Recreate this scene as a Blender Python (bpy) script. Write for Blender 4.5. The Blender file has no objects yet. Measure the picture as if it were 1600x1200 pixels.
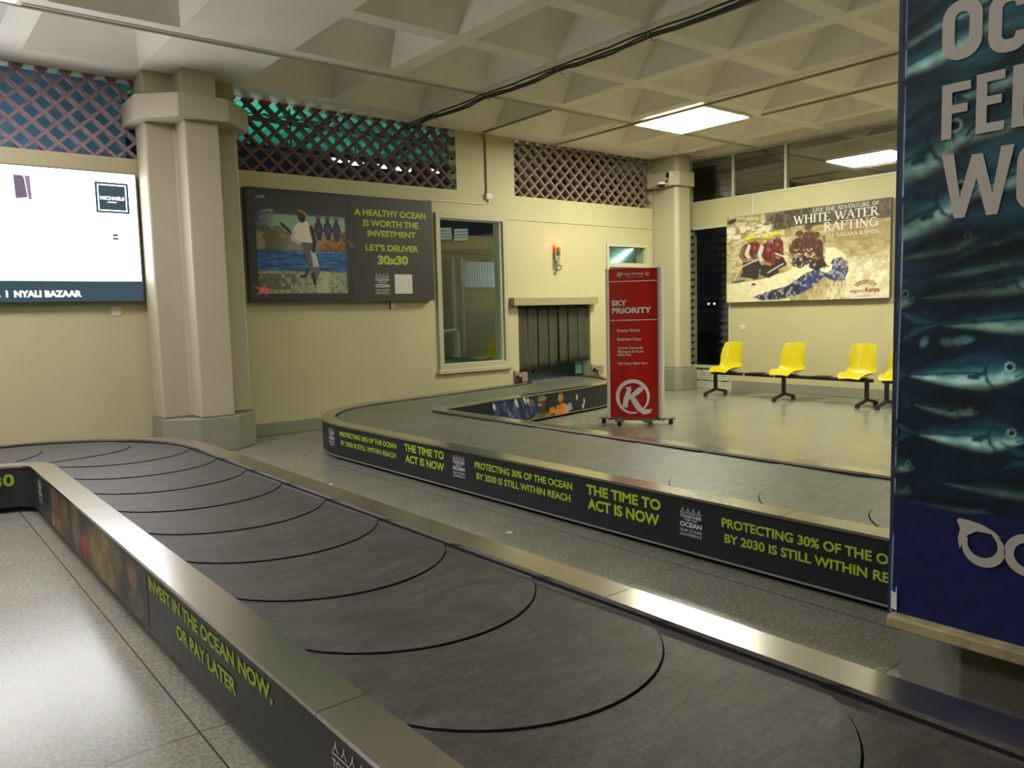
import bpy, bmesh, math, random
import numpy as np
from mathutils import Matrix, Vector

random.seed(7)
SC = bpy.context.scene
COL = SC.collection

# ------------------------------------------------------------------ camera
YAW, PITCH, ROLL, FPX = 0.888786, 0.0911544, -0.0254534, 1227.15
def camera_axes():
    cy, sy, cp, sp, cr, sr = (math.cos(YAW), math.sin(YAW), math.cos(PITCH), math.sin(PITCH), math.cos(ROLL), math.sin(ROLL))
    fw = Vector((cy * cp, sy * cp, -sp)); rt = Vector((sy, -cy, 0)); up = rt.cross(fw)
    return cr * rt + sr * up, -sr * rt + cr * up, fw
cam_d = bpy.data.cameras.new('camera')
cam = bpy.data.objects.new('camera', cam_d); COL.objects.link(cam)
_r, _u, _f = camera_axes()
cam.matrix_world = Matrix(((_r.x, _u.x, -_f.x, 0), (_r.y, _u.y, -_f.y, 0), (_r.z, _u.z, -_f.z, 1.5), (0, 0, 0, 1)))
cam_d.sensor_fit = 'HORIZONTAL'; cam_d.sensor_width = 36; cam_d.lens = FPX / 1600 * 36
cam_d.clip_start = 0.05; cam_d.clip_end = 400
SC.camera = cam

# ------------------------------------------------------------------ world, exposure
w = bpy.data.worlds.new('night_sky'); SC.world = w; w.use_nodes = True
w.node_tree.nodes['Background'].inputs[0].default_value = (.30, .42, .55, 1)
w.node_tree.nodes['Background'].inputs[1].default_value = 0.012
vs = SC.view_settings
vs.view_transform = 'Standard'; vs.look = 'None'; vs.gamma = 1; vs.use_curve_mapping = False
vs.exposure = 0.42
PANEL_COOL = ((1.0, .90, .98), 22.0)      # ceiling panel above the wall screen
PANEL_WARM = ((1.0, .98, .76), 44.0)
PANEL_FILL = ((1.0, .95, .90), 14.0)     # unseen panels added over the hall for ambient fill      # ceiling panels over the waiting area
SCREEN_POWER = 4.6
TUBE_POWER = 26.0
SC.cycles.use_denoising = True
SC.cycles.max_bounces = 8; SC.cycles.diffuse_bounces = 5; SC.cycles.glossy_bounces = 5; SC.cycles.transparent_max_bounces = 12
SC.cycles.sample_clamp_indirect = 6.0
SC.cycles.caustics_reflective = False; SC.cycles.caustics_refractive = False

# ------------------------------------------------------------------ materials
MATS = {}
def srgb(c):
    return tuple(((x / 255 + .055) / 1.055) ** 2.4 if x > 10 else x / 255 / 12.92 for x in c)
def mat(name, col, rough=.5, metal=0, var=None, bump=None, emit=None, spec=.5, rvar=0, coat=0):
    """var=(scale, amount[, detail]) mottles the colour; bump=(scale, strength)."""
    m = bpy.data.materials.new(name); m.use_nodes = True; nt = m.node_tree
    b = nt.nodes['Principled BSDF']; L = nt.links.new
    b.inputs['Base Color'].default_value = (*col, 1); b.inputs['Roughness'].default_value = rough
    b.inputs['Metallic'].default_value = metal; b.inputs['Specular IOR Level'].default_value = spec
    if coat: b.inputs['Coat Weight'].default_value = coat; b.inputs['Coat Roughness'].default_value = .15
    tc = nt.nodes.new('ShaderNodeTexCoord')
    if var:
        n = nt.nodes.new('ShaderNodeTexNoise'); n.inputs['Scale'].default_value = var[0]
        n.inputs['Detail'].default_value = var[2] if len(var) > 2 else 5; n.inputs['Roughness'].default_value = .6
        L(tc.outputs['Object'], n.inputs['Vector'])
        r = nt.nodes.new('ShaderNodeValToRGB')
        r.color_ramp.elements[0].position = .3; r.color_ramp.elements[1].position = .7
        a = var[1]
        r.color_ramp.elements[0].color = (*[x * (1 - a) for x in col], 1); r.color_ramp.elements[1].color = (*[min(1, x * (1 + a)) for x in col], 1)
        L(n.outputs['Fac'], r.inputs['Fac']); L(r.outputs['Color'], b.inputs['Base Color'])
        if rvar:
            mr = nt.nodes.new('ShaderNodeMapRange'); mr.inputs['To Min'].default_value = rough - rvar; mr.inputs['To Max'].default_value = rough + rvar
            L(n.outputs['Fac'], mr.inputs['Value']); L(mr.outputs[0], b.inputs['Roughness'])
    if bump:
        n2 = nt.nodes.new('ShaderNodeTexNoise'); n2.inputs['Scale'].default_value = bump[0]; n2.inputs['Detail'].default_value = 4
        L(tc.outputs['Object'], n2.inputs['Vector'])
        bp = nt.nodes.new('ShaderNodeBump'); bp.inputs['Strength'].default_value = bump[1]; bp.inputs['Distance'].default_value = .02
        L(n2.outputs['Fac'], bp.inputs['Height']); L(bp.outputs[0], b.inputs['Normal'])
    if emit:
        b.inputs['Emission Color'].default_value = (*emit[0], 1); b.inputs['Emission Strength'].default_value = emit[1]
    MATS[name] = m
    return m
def emitter(name, col, power):
    m = bpy.data.materials.new(name); m.use_nodes = True; nt = m.node_tree; nt.nodes.clear()
    e = nt.nodes.new('ShaderNodeEmission'); e.inputs[0].default_value = (*col, 1); e.inputs[1].default_value = power
    o = nt.nodes.new('ShaderNodeOutputMaterial'); nt.links.new(e.outputs[0], o.inputs[0])
    return m
def glass(name, refl, tint=(1, 1, 1), rough=.02, base=0.0):
    """thin pane: fresnel mirror over a clear tinted sheet; base = mirror film share"""
    m = bpy.data.materials.new(name); m.use_nodes = True; nt = m.node_tree; nt.nodes.clear(); L = nt.links.new
    t = nt.nodes.new('ShaderNodeBsdfTransparent'); t.inputs[0].default_value = (*tint, 1)
    g = nt.nodes.new('ShaderNodeBsdfGlossy'); g.inputs['Roughness'].default_value = rough; g.inputs[0].default_value = (refl, refl, refl, 1)
    lw0 = nt.nodes.new('ShaderNodeLayerWeight'); lw0.inputs['Blend'].default_value = .5; lw1 = nt.nodes.new('ShaderNodeMath'); lw1.operation = 'POWER'; lw1.inputs[1].default_value = 5; L(lw0.outputs['Facing'], lw1.inputs[0]); lw = nt.nodes.new('ShaderNodeMath'); lw.operation = 'MULTIPLY_ADD'; lw.inputs[1].default_value = .96; lw.inputs[2].default_value = .04; L(lw1.outputs[0], lw.inputs[0])
    mx = nt.nodes.new('ShaderNodeMath'); mx.operation = 'MAXIMUM'; mx.inputs[1].default_value = base
    L(lw.outputs[0], mx.inputs[0])
    mix = nt.nodes.new('ShaderNodeMixShader'); L(mx.outputs[0], mix.inputs[0]); L(t.outputs[0], mix.inputs[1]); L(g.outputs[0], mix.inputs[2])
    o = nt.nodes.new('ShaderNodeOutputMaterial'); L(mix.outputs[0], o.inputs[0])
    return m
def printed(name, rough=.45, glow=0, spec=.4):
    m = bpy.data.materials.new(name); m.use_nodes = True; nt = m.node_tree; b = nt.nodes['Principled BSDF']
    a = nt.nodes.new('ShaderNodeVertexColor'); a.layer_name = 'print'
    nt.links.new(a.outputs[0], b.inputs['Base Color']); b.inputs['Roughness'].default_value = rough; b.inputs['Specular IOR Level'].default_value = spec
    return m

M_WALL = mat('cream_wall_paint', (.49, .455, .262), .55, var=(1.3, .05), bump=(60, .04))
M_TRIMP = mat('cream_column_paint', (.44, .408, .285), .5, var=(2, .04), bump=(40, .04))
M_CEIL = mat('ceiling_paint', (.84, .795, .72), .7, var=(1.5, .06), bump=(30, .05))
M_TERR = mat('grey_terrazzo', (.25, .25, .19), .45, var=(90, .22, 3))
M_BELT = mat('black_rubber', (.064, .061, .057), .5, var=(7, .22, 9), bump=(90, .08), rvar=.08, spec=.35)
M_BELT2 = mat('worn_sheen_rubber', (.125, .128, .100), .42, var=(5, .18, 9), bump=(90, .06), rvar=.06, spec=.5)  # paler than the near belt: grazing sheen put into its grey
def scuffed(m):
    nt = m.node_tree; b = nt.nodes['Principled BSDF']; L = nt.links.new; tc = nt.nodes.new('ShaderNodeTexCoord'); col = b.inputs['Base Color'].links[0].from_socket
    for rot, sc, amt in ((.5, (6, 26, 1), .22), (-.9, (34, 9, 1), .18), (.15, (2.5, 5, 1), .22), (1.0, (70, 90, 1), .30)):
        mp = nt.nodes.new('ShaderNodeMapping'); mp.inputs['Rotation'].default_value = (0, 0, rot); mp.inputs['Scale'].default_value = sc; n = nt.nodes.new('ShaderNodeTexNoise'); n.inputs['Scale'].default_value = 1; n.inputs['Detail'].default_value = 6; n.inputs['Distortion'].default_value = 2.2
        L(tc.outputs['Object'], mp.inputs[0]); L(mp.outputs[0], n.inputs['Vector']); r = nt.nodes.new('ShaderNodeValToRGB'); r.color_ramp.elements[0].position = .35; r.color_ramp.elements[1].position = .72; r.color_ramp.elements[0].color = (1 - amt, 1 - amt, 1 - amt, 1); r.color_ramp.elements[1].color = (1 + amt, 1 + amt, 1 + amt * .9, 1)
        L(n.outputs['Fac'], r.inputs['Fac']); mx = nt.nodes.new('ShaderNodeMixRGB'); mx.blend_type = 'MULTIPLY'; mx.inputs[0].default_value = 1; L(col, mx.inputs[1]); L(r.outputs['Color'], mx.inputs[2]); col = mx.outputs[0]
    L(col, b.inputs['Base Color'])
scuffed(M_BELT); scuffed(M_BELT2)
M_SEAM = mat('seam_black', (.008, .008, .008), .8)
M_SKIRT = mat('charcoal_print_vinyl', (.028, .031, .033), .42, spec=.4)
M_SKIRT2 = mat('dark_print_vinyl', (.013, .018, .02), .4, spec=.35)
M_KICK = mat('black_recess', (.012, .012, .012), .7)
M_LIME = mat('lime_print', (.36, .50, .03), .5)
M_WHITEP = mat('white_print', (.68, .68, .67), .5)
M_GREYP = mat('pale_grey_print', (.62, .60, .57), .5)
M_ALU = mat('aluminium', (.55, .55, .50), .38, metal=.8)
M_ALUPAINT = mat('pale_grey_frame_paint', (.50, .50, .36), .45)
M_BLACKMETAL = mat('black_metal', (.014, .012, .010), .45)
M_YELLOW = mat('yellow_plastic', (.54, .455, .010), .28, spec=.5)
M_RED = mat('red_sign_vinyl', (.42, .013, .010), .16)
M_RUBBER = mat('caster_rubber', (.02, .02, .02), .6)
M_CABLE = mat('black_cable', (.015, .014, .013), .6)
M_CONDUIT = mat('conduit_with_shadow', (.24, .21, .14), .5)  # darkened so the pipe carries its shadow line in its colour
M_PLASTICW = mat('white_plastic', (.68, .66, .52), .5)
M_LATTICE = mat('terracotta_screen', (.150, .075, .062), .75, var=(12, .2))
M_LATTICE3 = mat('terracotta_screen_pale', (.27, .185, .13), .75, var=(12, .2))  # lighter, browner clay than the middle screen
M_DARKSIGN = mat('sign_charcoal_print', (.046, .037, .035), .5)
M_SIGNEDGE = mat('sign_edge_grey', (.10, .10, .10), .5)
M_CURTAIN = mat('olive_rubber_curtain', (.052, .052, .034), .65, var=(9, .25))
M_HEAD = mat('hatch_header_metal', (.30, .28, .16), .5)
M_PRINT = printed('printed_picture')
M_PRINTG = printed('printed_banner', .55, spec=.2)

def brushed(name, col, rough):
    m = mat(name, col, rough, metal=1); nt = m.node_tree; b = nt.nodes['Principled BSDF']; L = nt.links.new
    tc = nt.nodes.new('ShaderNodeTexCoord'); mp = nt.nodes.new('ShaderNodeMapping'); mp.inputs['Scale'].default_value = (70, .5, 70)
    n = nt.nodes.new('ShaderNodeTexNoise'); n.inputs['Scale'].default_value = 6; n.inputs['Detail'].default_value = 4
    L(tc.outputs['Object'], mp.inputs[0]); L(mp.outputs[0], n.inputs['Vector'])
    mr = nt.nodes.new('ShaderNodeMapRange'); mr.inputs['To Min'].default_value = rough - .025; mr.inputs['To Max'].default_value = rough + .025
    L(n.outputs['Fac'], mr.inputs['Value']); L(mr.outputs[0], b.inputs['Roughness'])
    tg = nt.nodes.new('ShaderNodeCombineXYZ'); tg.inputs[0].default_value = 1; L(tg.outputs[0], b.inputs['Tangent']); b.inputs['Anisotropic'].default_value = .0
    return m
M_STEEL = brushed('brushed_steel', (.64, .62, .59), .225)
M_STEEL2 = brushed('brushed_steel_tan', (.54, .53, .455), .20)  # darker and yellower than the near conveyor's steel

def floor_material():
    m = mat('polished_terrazzo', (.4, .38, .3), .2); nt = m.node_tree; b = nt.nodes['Principled BSDF']; L = nt.links.new
    tc = nt.nodes.new('ShaderNodeTexCoord')
    sp = nt.nodes.new('ShaderNodeTexVoronoi'); sp.inputs['Scale'].default_value = 110; L(tc.outputs['Object'], sp.inputs['Vector'])
    big = nt.nodes.new('ShaderNodeTexNoise'); big.inputs['Scale'].default_value = 2.2; big.inputs['Detail'].default_value = 6; L(tc.outputs['Object'], big.inputs['Vector'])
    fine = nt.nodes.new('ShaderNodeTexNoise'); fine.inputs['Scale'].default_value = 55; fine.inputs['Detail'].default_value = 4; L(tc.outputs['Object'], fine.inputs['Vector'])
    r1 = nt.nodes.new('ShaderNodeValToRGB'); e = r1.color_ramp.elements
    e[0].position = .25; e[0].color = (.20, .198, .155, 1); e[1].position = .75; e[1].color = (.39, .385, .31, 1)
    L(fine.outputs['Fac'], r1.inputs['Fac'])
    mixb = nt.nodes.new('ShaderNodeMixRGB'); mixb.blend_type = 'MULTIPLY'; mixb.inputs[0].default_value = 1
    r2 = nt.nodes.new('ShaderNodeValToRGB'); r2.color_ramp.elements[0].position = .3; r2.color_ramp.elements[0].color = (.82, .82, .82, 1); r2.color_ramp.elements[1].position = .7
    L(big.outputs['Fac'], r2.inputs['Fac']); L(r1.outputs['Color'], mixb.inputs[1]); L(r2.outputs['Color'], mixb.inputs[2])
    mixs = nt.nodes.new('ShaderNodeMixRGB'); mixs.blend_type = 'MULTIPLY'; mixs.inputs[0].default_value = .35
    L(mixb.outputs[0], mixs.inputs[1]); L(sp.outputs['Color'], mixs.inputs[2])
    # slab joints
    sx = nt.nodes.new('ShaderNodeSeparateXYZ'); L(tc.outputs['Object'], sx.inputs[0])
    def joint(out, off, per, half):
        a = nt.nodes.new('ShaderNodeMath'); a.operation = 'SUBTRACT'; a.inputs[1].default_value = off; L(out, a.inputs[0])
        p = nt.nodes.new('ShaderNodeMath'); p.operation = 'PINGPONG'; p.inputs[1].default_value = per / 2; L(a.outputs[0], p.inputs[0])
        g = nt.nodes.new('ShaderNodeMath'); g.operation = 'LESS_THAN'; g.inputs[1].default_value = half; L(p.outputs[0], g.inputs[0])
        return g.outputs[0]
    jx = joint(sx.outputs['X'], .82, 2.74, .0035); jy = joint(sx.outputs['Y'], 2.87, 1.42, .0022)
    mx = nt.nodes.new('ShaderNodeMath'); mx.operation = 'MAXIMUM'; L(jx, mx.inputs[0]); L(jy, mx.inputs[1])
    fin = nt.nodes.new('ShaderNodeMixRGB'); L(mx.outputs[0], fin.inputs[0]); L(mixs.outputs[0], fin.inputs[1]); fin.inputs[2].default_value = (.035, .032, .025, 1)
    L(fin.outputs[0], b.inputs['Base Color'])
    mr = nt.nodes.new('ShaderNodeMapRange'); mr.inputs['To Min'].default_value = .17; mr.inputs['To Max'].default_value = .27
    L(fine.outputs['Fac'], mr.inputs['Value']); L(mr.outputs[0], b.inputs['Roughness'])
    return m
M_FLOOR = floor_material()

# ------------------------------------------------------------------ mesh helpers
LOCAL = set()                      # things whose parts are built in the thing's own frame
def attach(o, parent):
    if parent is None: return
    o.parent = parent
    if parent.type == 'EMPTY' and parent.name not in LOCAL:
        o.matrix_parent_inverse = Matrix.Translation(parent.location).inverted()
class MB:
    def __init__(s): s.v = []; s.f = []; s.m = []
    def add(s, vs, fs, mi=0):
        n = len(s.v); s.v += [tuple(p) for p in vs]; s.f += [tuple(i + n for i in f) for f in fs]; s.m += [mi] * len(fs); return s
    def box(s, a, b, mi=0):
        (x0, y0, z0), (x1, y1, z1) = ((min(a[0], b[0]), min(a[1], b[1]), min(a[2], b[2])), (max(a[0], b[0]), max(a[1], b[1]), max(a[2], b[2])))
        V = [(x0, y0, z0), (x1, y0, z0), (x1, y1, z0), (x0, y1, z0), (x0, y0, z1), (x1, y0, z1), (x1, y1, z1), (x0, y1, z1)]
        return s.add(V, [(3, 2, 1, 0), (4, 5, 6, 7), (0, 1, 5, 4), (1, 2, 6, 5), (2, 3, 7, 6), (3, 0, 4, 7)], mi)
    def bar(s, p, q, w, h, up=(0, 0, 1), mi=0):
        p = Vector(p); q = Vector(q); d = (q - p).normalized(); up = Vector(up)
        if abs(d.dot(up)) > .98: up = Vector((1, 0, 0))
        a = d.cross(up).normalized() * w / 2; b = a.cross(d).normalized() * h / 2
        V = [p - a - b, p + a - b, p + a + b, p - a + b, q - a - b, q + a - b, q + a + b, q - a + b]
        return s.add(V, [(3, 2, 1, 0), (4, 5, 6, 7), (0, 1, 5, 4), (1, 2, 6, 5), (2, 3, 7, 6), (3, 0, 4, 7)], mi)
    def tube(s, pts, r, n=8, mi=0, cap=True):
        pts = [Vector(p) for p in pts]; rings = []; prev = None
        for i, p in enumerate(pts):
            d = (pts[min(i + 1, len(pts) - 1)] - pts[max(i - 1, 0)]).normalized()
            if prev is None:
                a = d.orthogonal().normalized()
            else:
                a = (prev - d * prev.dot(d)).normalized()
            prev = a; b = d.cross(a); rr = r[i] if isinstance(r, (list, tuple)) else r
            rings.append([p + (a * math.cos(2 * math.pi * k / n) + b * math.sin(2 * math.pi * k / n)) * rr for k in range(n)])
        V = [v for R in rings for v in R]
        F = [(i * n + k, i * n + (k + 1) % n, (i + 1) * n + (k + 1) % n, (i + 1) * n + k) for i in range(len(pts) - 1) for k in range(n)]
        if cap: F += [tuple(range(n - 1, -1, -1)), tuple((len(pts) - 1) * n + k for k in range(n))]
        return s.add(V, F, mi)
    def prism(s, poly, z0, z1, mi=0, f=None):
        """poly of (x, y); extruded z0..z1; f maps (x,y,z)->point"""
        n = len(poly); f = f or (lambda x, y, z: (x, y, z))
        V = [f(x, y, z0) for x, y in poly] + [f(x, y, z1) for x, y in poly]
        return s.add(V, [tuple(range(n - 1, -1, -1)), tuple(range(n, 2 * n))] + [(i, (i + 1) % n, n + (i + 1) % n, n + i) for i in range(n)], mi)
    def build(s, name, mats, parent=None, smooth=False, bevel=0, autosmooth=None):
        me = bpy.data.meshes.new(name); me.from_pydata(s.v, [], s.f)
        mats = mats if isinstance(mats, (list, tuple)) else [mats]
        for m in mats: me.materials.append(m)
        for p, mi in zip(me.polygons, s.m): p.material_index = mi; p.use_smooth = smooth
        bm = bmesh.new(); bm.from_mesh(me); bmesh.ops.recalc_face_normals(bm, faces=bm.faces); bm.to_mesh(me); bm.free()
        me.update()
        o = bpy.data.objects.new(name, me); COL.objects.link(o)
        attach(o, parent)
        if bevel:
            b = o.modifiers.new('bevel', 'BEVEL'); b.width = bevel; b.segments = 2; b.limit_method = 'ANGLE'; b.angle_limit = math.radians(40)
        return o
def tag(o, label=None, cat=None, group=None, kind=None):
    if label: o['label'] = label
    if cat: o['category'] = cat
    if group: o['group'] = group
    if kind: o['kind'] = kind
    return o
def empty(name, loc, label=None, cat=None, group=None, kind=None, rz=0):
    o = bpy.data.objects.new(name, None); COL.objects.link(o); o.location = loc; o.rotation_euler.z = rz; o.empty_display_size = .1
    return tag(o, label, cat, group, kind)
def struct(o):
    o['kind'] = 'structure'; return o

# text outlines -> 2D triangles
_TXT = {}
def text2d(s, bold=0.0, space=1.0):
    key = (s, bold, space)
    if key in _TXT: return _TXT[key]
    c = bpy.data.curves.new('lettering', 'FONT'); c.body = s; c.size = 1; c.offset = bold; c.space_character = space; c.resolution_u = 4
    o = bpy.data.objects.new('lettering', c); COL.objects.link(o)
    dg = bpy.context.evaluated_depsgraph_get(); me = bpy.data.meshes.new_from_object(o.evaluated_get(dg))
    V = [(v.co.x, v.co.y) for v in me.vertices]; F = [tuple(p.vertices) for p in me.polygons]
    bpy.data.meshes.remove(me); bpy.data.objects.remove(o); bpy.data.curves.remove(c)
    _TXT[key] = (V, F); return V, F
def fit_text(mb, s, box, f, bold=.012, space=1.0, mi=0):
    """box=(x0,y0,x1,y1) of the ink in plane coords; f(x,y)->3D"""
    V, F = text2d(s, bold, space)
    xs = [v[0] for v in V]; ys = [v[1] for v in V]; a0, a1, b0, b1 = min(xs), max(xs), min(ys), max(ys)
    x0, y0, x1, y1 = box
    mb.add([f(x0 + (x - a0) / (a1 - a0) * (x1 - x0), y0 + (y - b0) / (b1 - b0) * (y1 - y0)) for x, y in V], F, mi)
def stroke(mb, pts, wd, f, mi=0, closed=False):
    """flat ribbon along 2D points with width wd (or list)"""
    P = [Vector((p[0], p[1])) for p in pts]; n = len(P); V = []
    for i in range(n):
        a = P[(i - 1) % n] if (closed or i > 0) else P[i]; b = P[(i + 1) % n] if (closed or i < n - 1) else P[i]
        d1 = (P[i] - a); d2 = (b - P[i])
        d1 = d1.normalized() if d1.length > 1e-9 else d2.normalized(); d2 = d2.normalized() if d2.length > 1e-9 else d1
        t = (d1 + d2).normalized() if (d1 + d2).length > 1e-6 else d1
        nrm = Vector((-t.y, t.x)); k = 1 / max(.5, nrm.dot(Vector((-d1.y, d1.x))))
        h = (wd[i] if isinstance(wd, (list, tuple)) else wd) / 2 * k
        V += [f(*(P[i] + nrm * h)), f(*(P[i] - nrm * h))]
    F = [(2 * i, 2 * i + 1, 2 * ((i + 1) % n) + 1, 2 * ((i + 1) % n)) for i in range(n if closed else n - 1)]
    o_ = Vector(f(*P[0])); nr = (Vector(f(P[0].x + .01, P[0].y)) - o_).cross(Vector(f(P[0].x, P[0].y + .01)) - o_).normalized()
    mb.layer = getattr(mb, 'layer', 0) + 1; lift = nr * (.00022 * (mb.layer % 9))      # crossing strokes never share a plane
    mb.add([Vector(v) + lift for v in V], F, mi)
def arc(cx, cy, rx, ry, a0, a1, n=16):
    return [(cx + rx * math.cos(math.radians(a0 + (a1 - a0) * i / n)), cy + ry * math.sin(math.radians(a0 + (a1 - a0) * i / n))) for i in range(n + 1)]

# serif capitals for the rafting poster (unit height)
TK, TN = .15, .065
SERIF = {
 'A': (.78, [([(.06, 0), (.40, 1)], TN), ([(.38, 1), (.70, 0)], TK), ([(.20, .36), (.56, .36)], TN)], [(.06, 0), (.70, 0)]),
 'D': (.80, [([(.16, 0), (.16, 1)], TK), ([(.1, .965)] + arc(.33, .5, .38, .465, 90, -90) + [(.1, .035)], .11)], [(.14, 0), (.14, 1)]),
 'E': (.66, [([(.16, 0), (.16, 1)], TK), ([(.1, .965), (.58, .965), (.58, .80)], TN), ([(.1, .52), (.46, .52)], TN), ([(.1, .035), (.60, .035), (.60, .2)], TN)], [(.14, 0), (.14, 1)]),
 'F': (.62, [([(.16, 0), (.16, 1)], TK), ([(.1, .965), (.58, .965), (.58, .80)], TN), ([(.1, .52), (.46, .52)], TN)], [(.16, 0), (.14, 1)]),
 'G': (.84, [([(.68, .8)] + arc(.42, .5, .33, .47, 55, 320), .11), ([(.70, .42), (.70, .06)], TK)], [(.68, .42)]),
 'H': (.86, [([(.16, 0), (.16, 1)], TK), ([(.70, 0), (.70, 1)], TK), ([(.16, .52), (.70, .52)], TN)], [(.16, 0), (.16, 1), (.70, 0), (.70, 1)]),
 'I': (.34, [([(.17, 0), (.17, 1)], TK)], [(.17, 0), (.17, 1)]),
 'K': (.78, [([(.16, 0), (.16, 1)], TK), ([(.20, .45), (.62, 1)], TN), ([(.32, .60), (.70, 0)], TK)], [(.16, 0), (.16, 1), (.62, 1), (.70, 0)]),
 'L': (.62, [([(.16, 0), (.16, 1)], TK), ([(.1, .035), (.58, .035), (.58, .24)], TN)], [(.14, 0), (.16, 1)]),
 'N': (.84, [([(.14, 0), (.14, 1)], TN), ([(.14, 1), (.70, 0)], TK), ([(.70, 0), (.70, 1)], TN)], [(.14, 0), (.70, 1), (.12, 1)]),
 'O': (.86, [(arc(.43, .5, .33, .46, 0, 360, 28), .12)], []),
 'P': (.66, [([(.16, 0), (.16, 1)], TK), ([(.1, .965)] + arc(.33, .73, .24, .235, 90, -90) + [(.16, .495)], .09)], [(.16, 0), (.14, 1)]),
 'R': (.76, [([(.16, 0), (.16, 1)], TK), ([(.1, .965)] + arc(.33, .75, .23, .215, 90, -90) + [(.16, .535)], .09), ([(.34, .52), (.68, 0)], TK)], [(.16, 0), (.14, 1), (.70, 0)]),
 'S': (.60, [([(.50, .80)] + arc(.30, .74, .19, .225, 40, 230) + arc(.31, .26, .21, .225, 60, -140) + [(.10, .2)], .11)], []),
 'T': (.72, [([(.36, 0), (.36, 1)], TK), ([(.06, .80), (.06, .965), (.66, .965), (.66, .80)], TN)], [(.36, 0)]),
 'U': (.84, [([(.16, 1), (.16, .32)] + arc(.42, .32, .26, .28, 180, 360) + [(.68, .32), (.68, 1)], .11)], [(.16, 1), (.68, 1)]),
 'V': (.78, [([(.08, 1), (.40, 0)], TK), ([(.40, 0), (.70, 1)], TN)], [(.08, 1), (.70, 1)]),
 'W': (1.1, [([(.08, 1), (.34, 0)], TK), ([(.34, 0), (.55, .85)], TN), ([(.53, .95), (.76, 0)], TK), ([(.76, 0), (1.02, 1)], TN)], [(.08, 1), (1.02, 1)]),
 ' ': (.42, [], []),
}
def serif_text(mb, s, box, f, mi=0):
    x0, y0, x1, y1 = box; tot = sum(SERIF[c][0] for c in s); sx = (x1 - x0) / tot; sy = y1 - y0; x = 0
    for c in s:
        w_, st, sf = SERIF[c]; X = x
        g = lambda a, b, X=X: f(x0 + (X + a) * sx, y0 + b * sy)
        for pts, wd in st: stroke(mb, pts, wd, g, mi)
        for px, py in sf: stroke(mb, [(px - .15, py + (.025 if py < .5 else -.025)), (px + .15, py + (.025 if py < .5 else -.025))], .05, g, mi)
        x += w_

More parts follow.
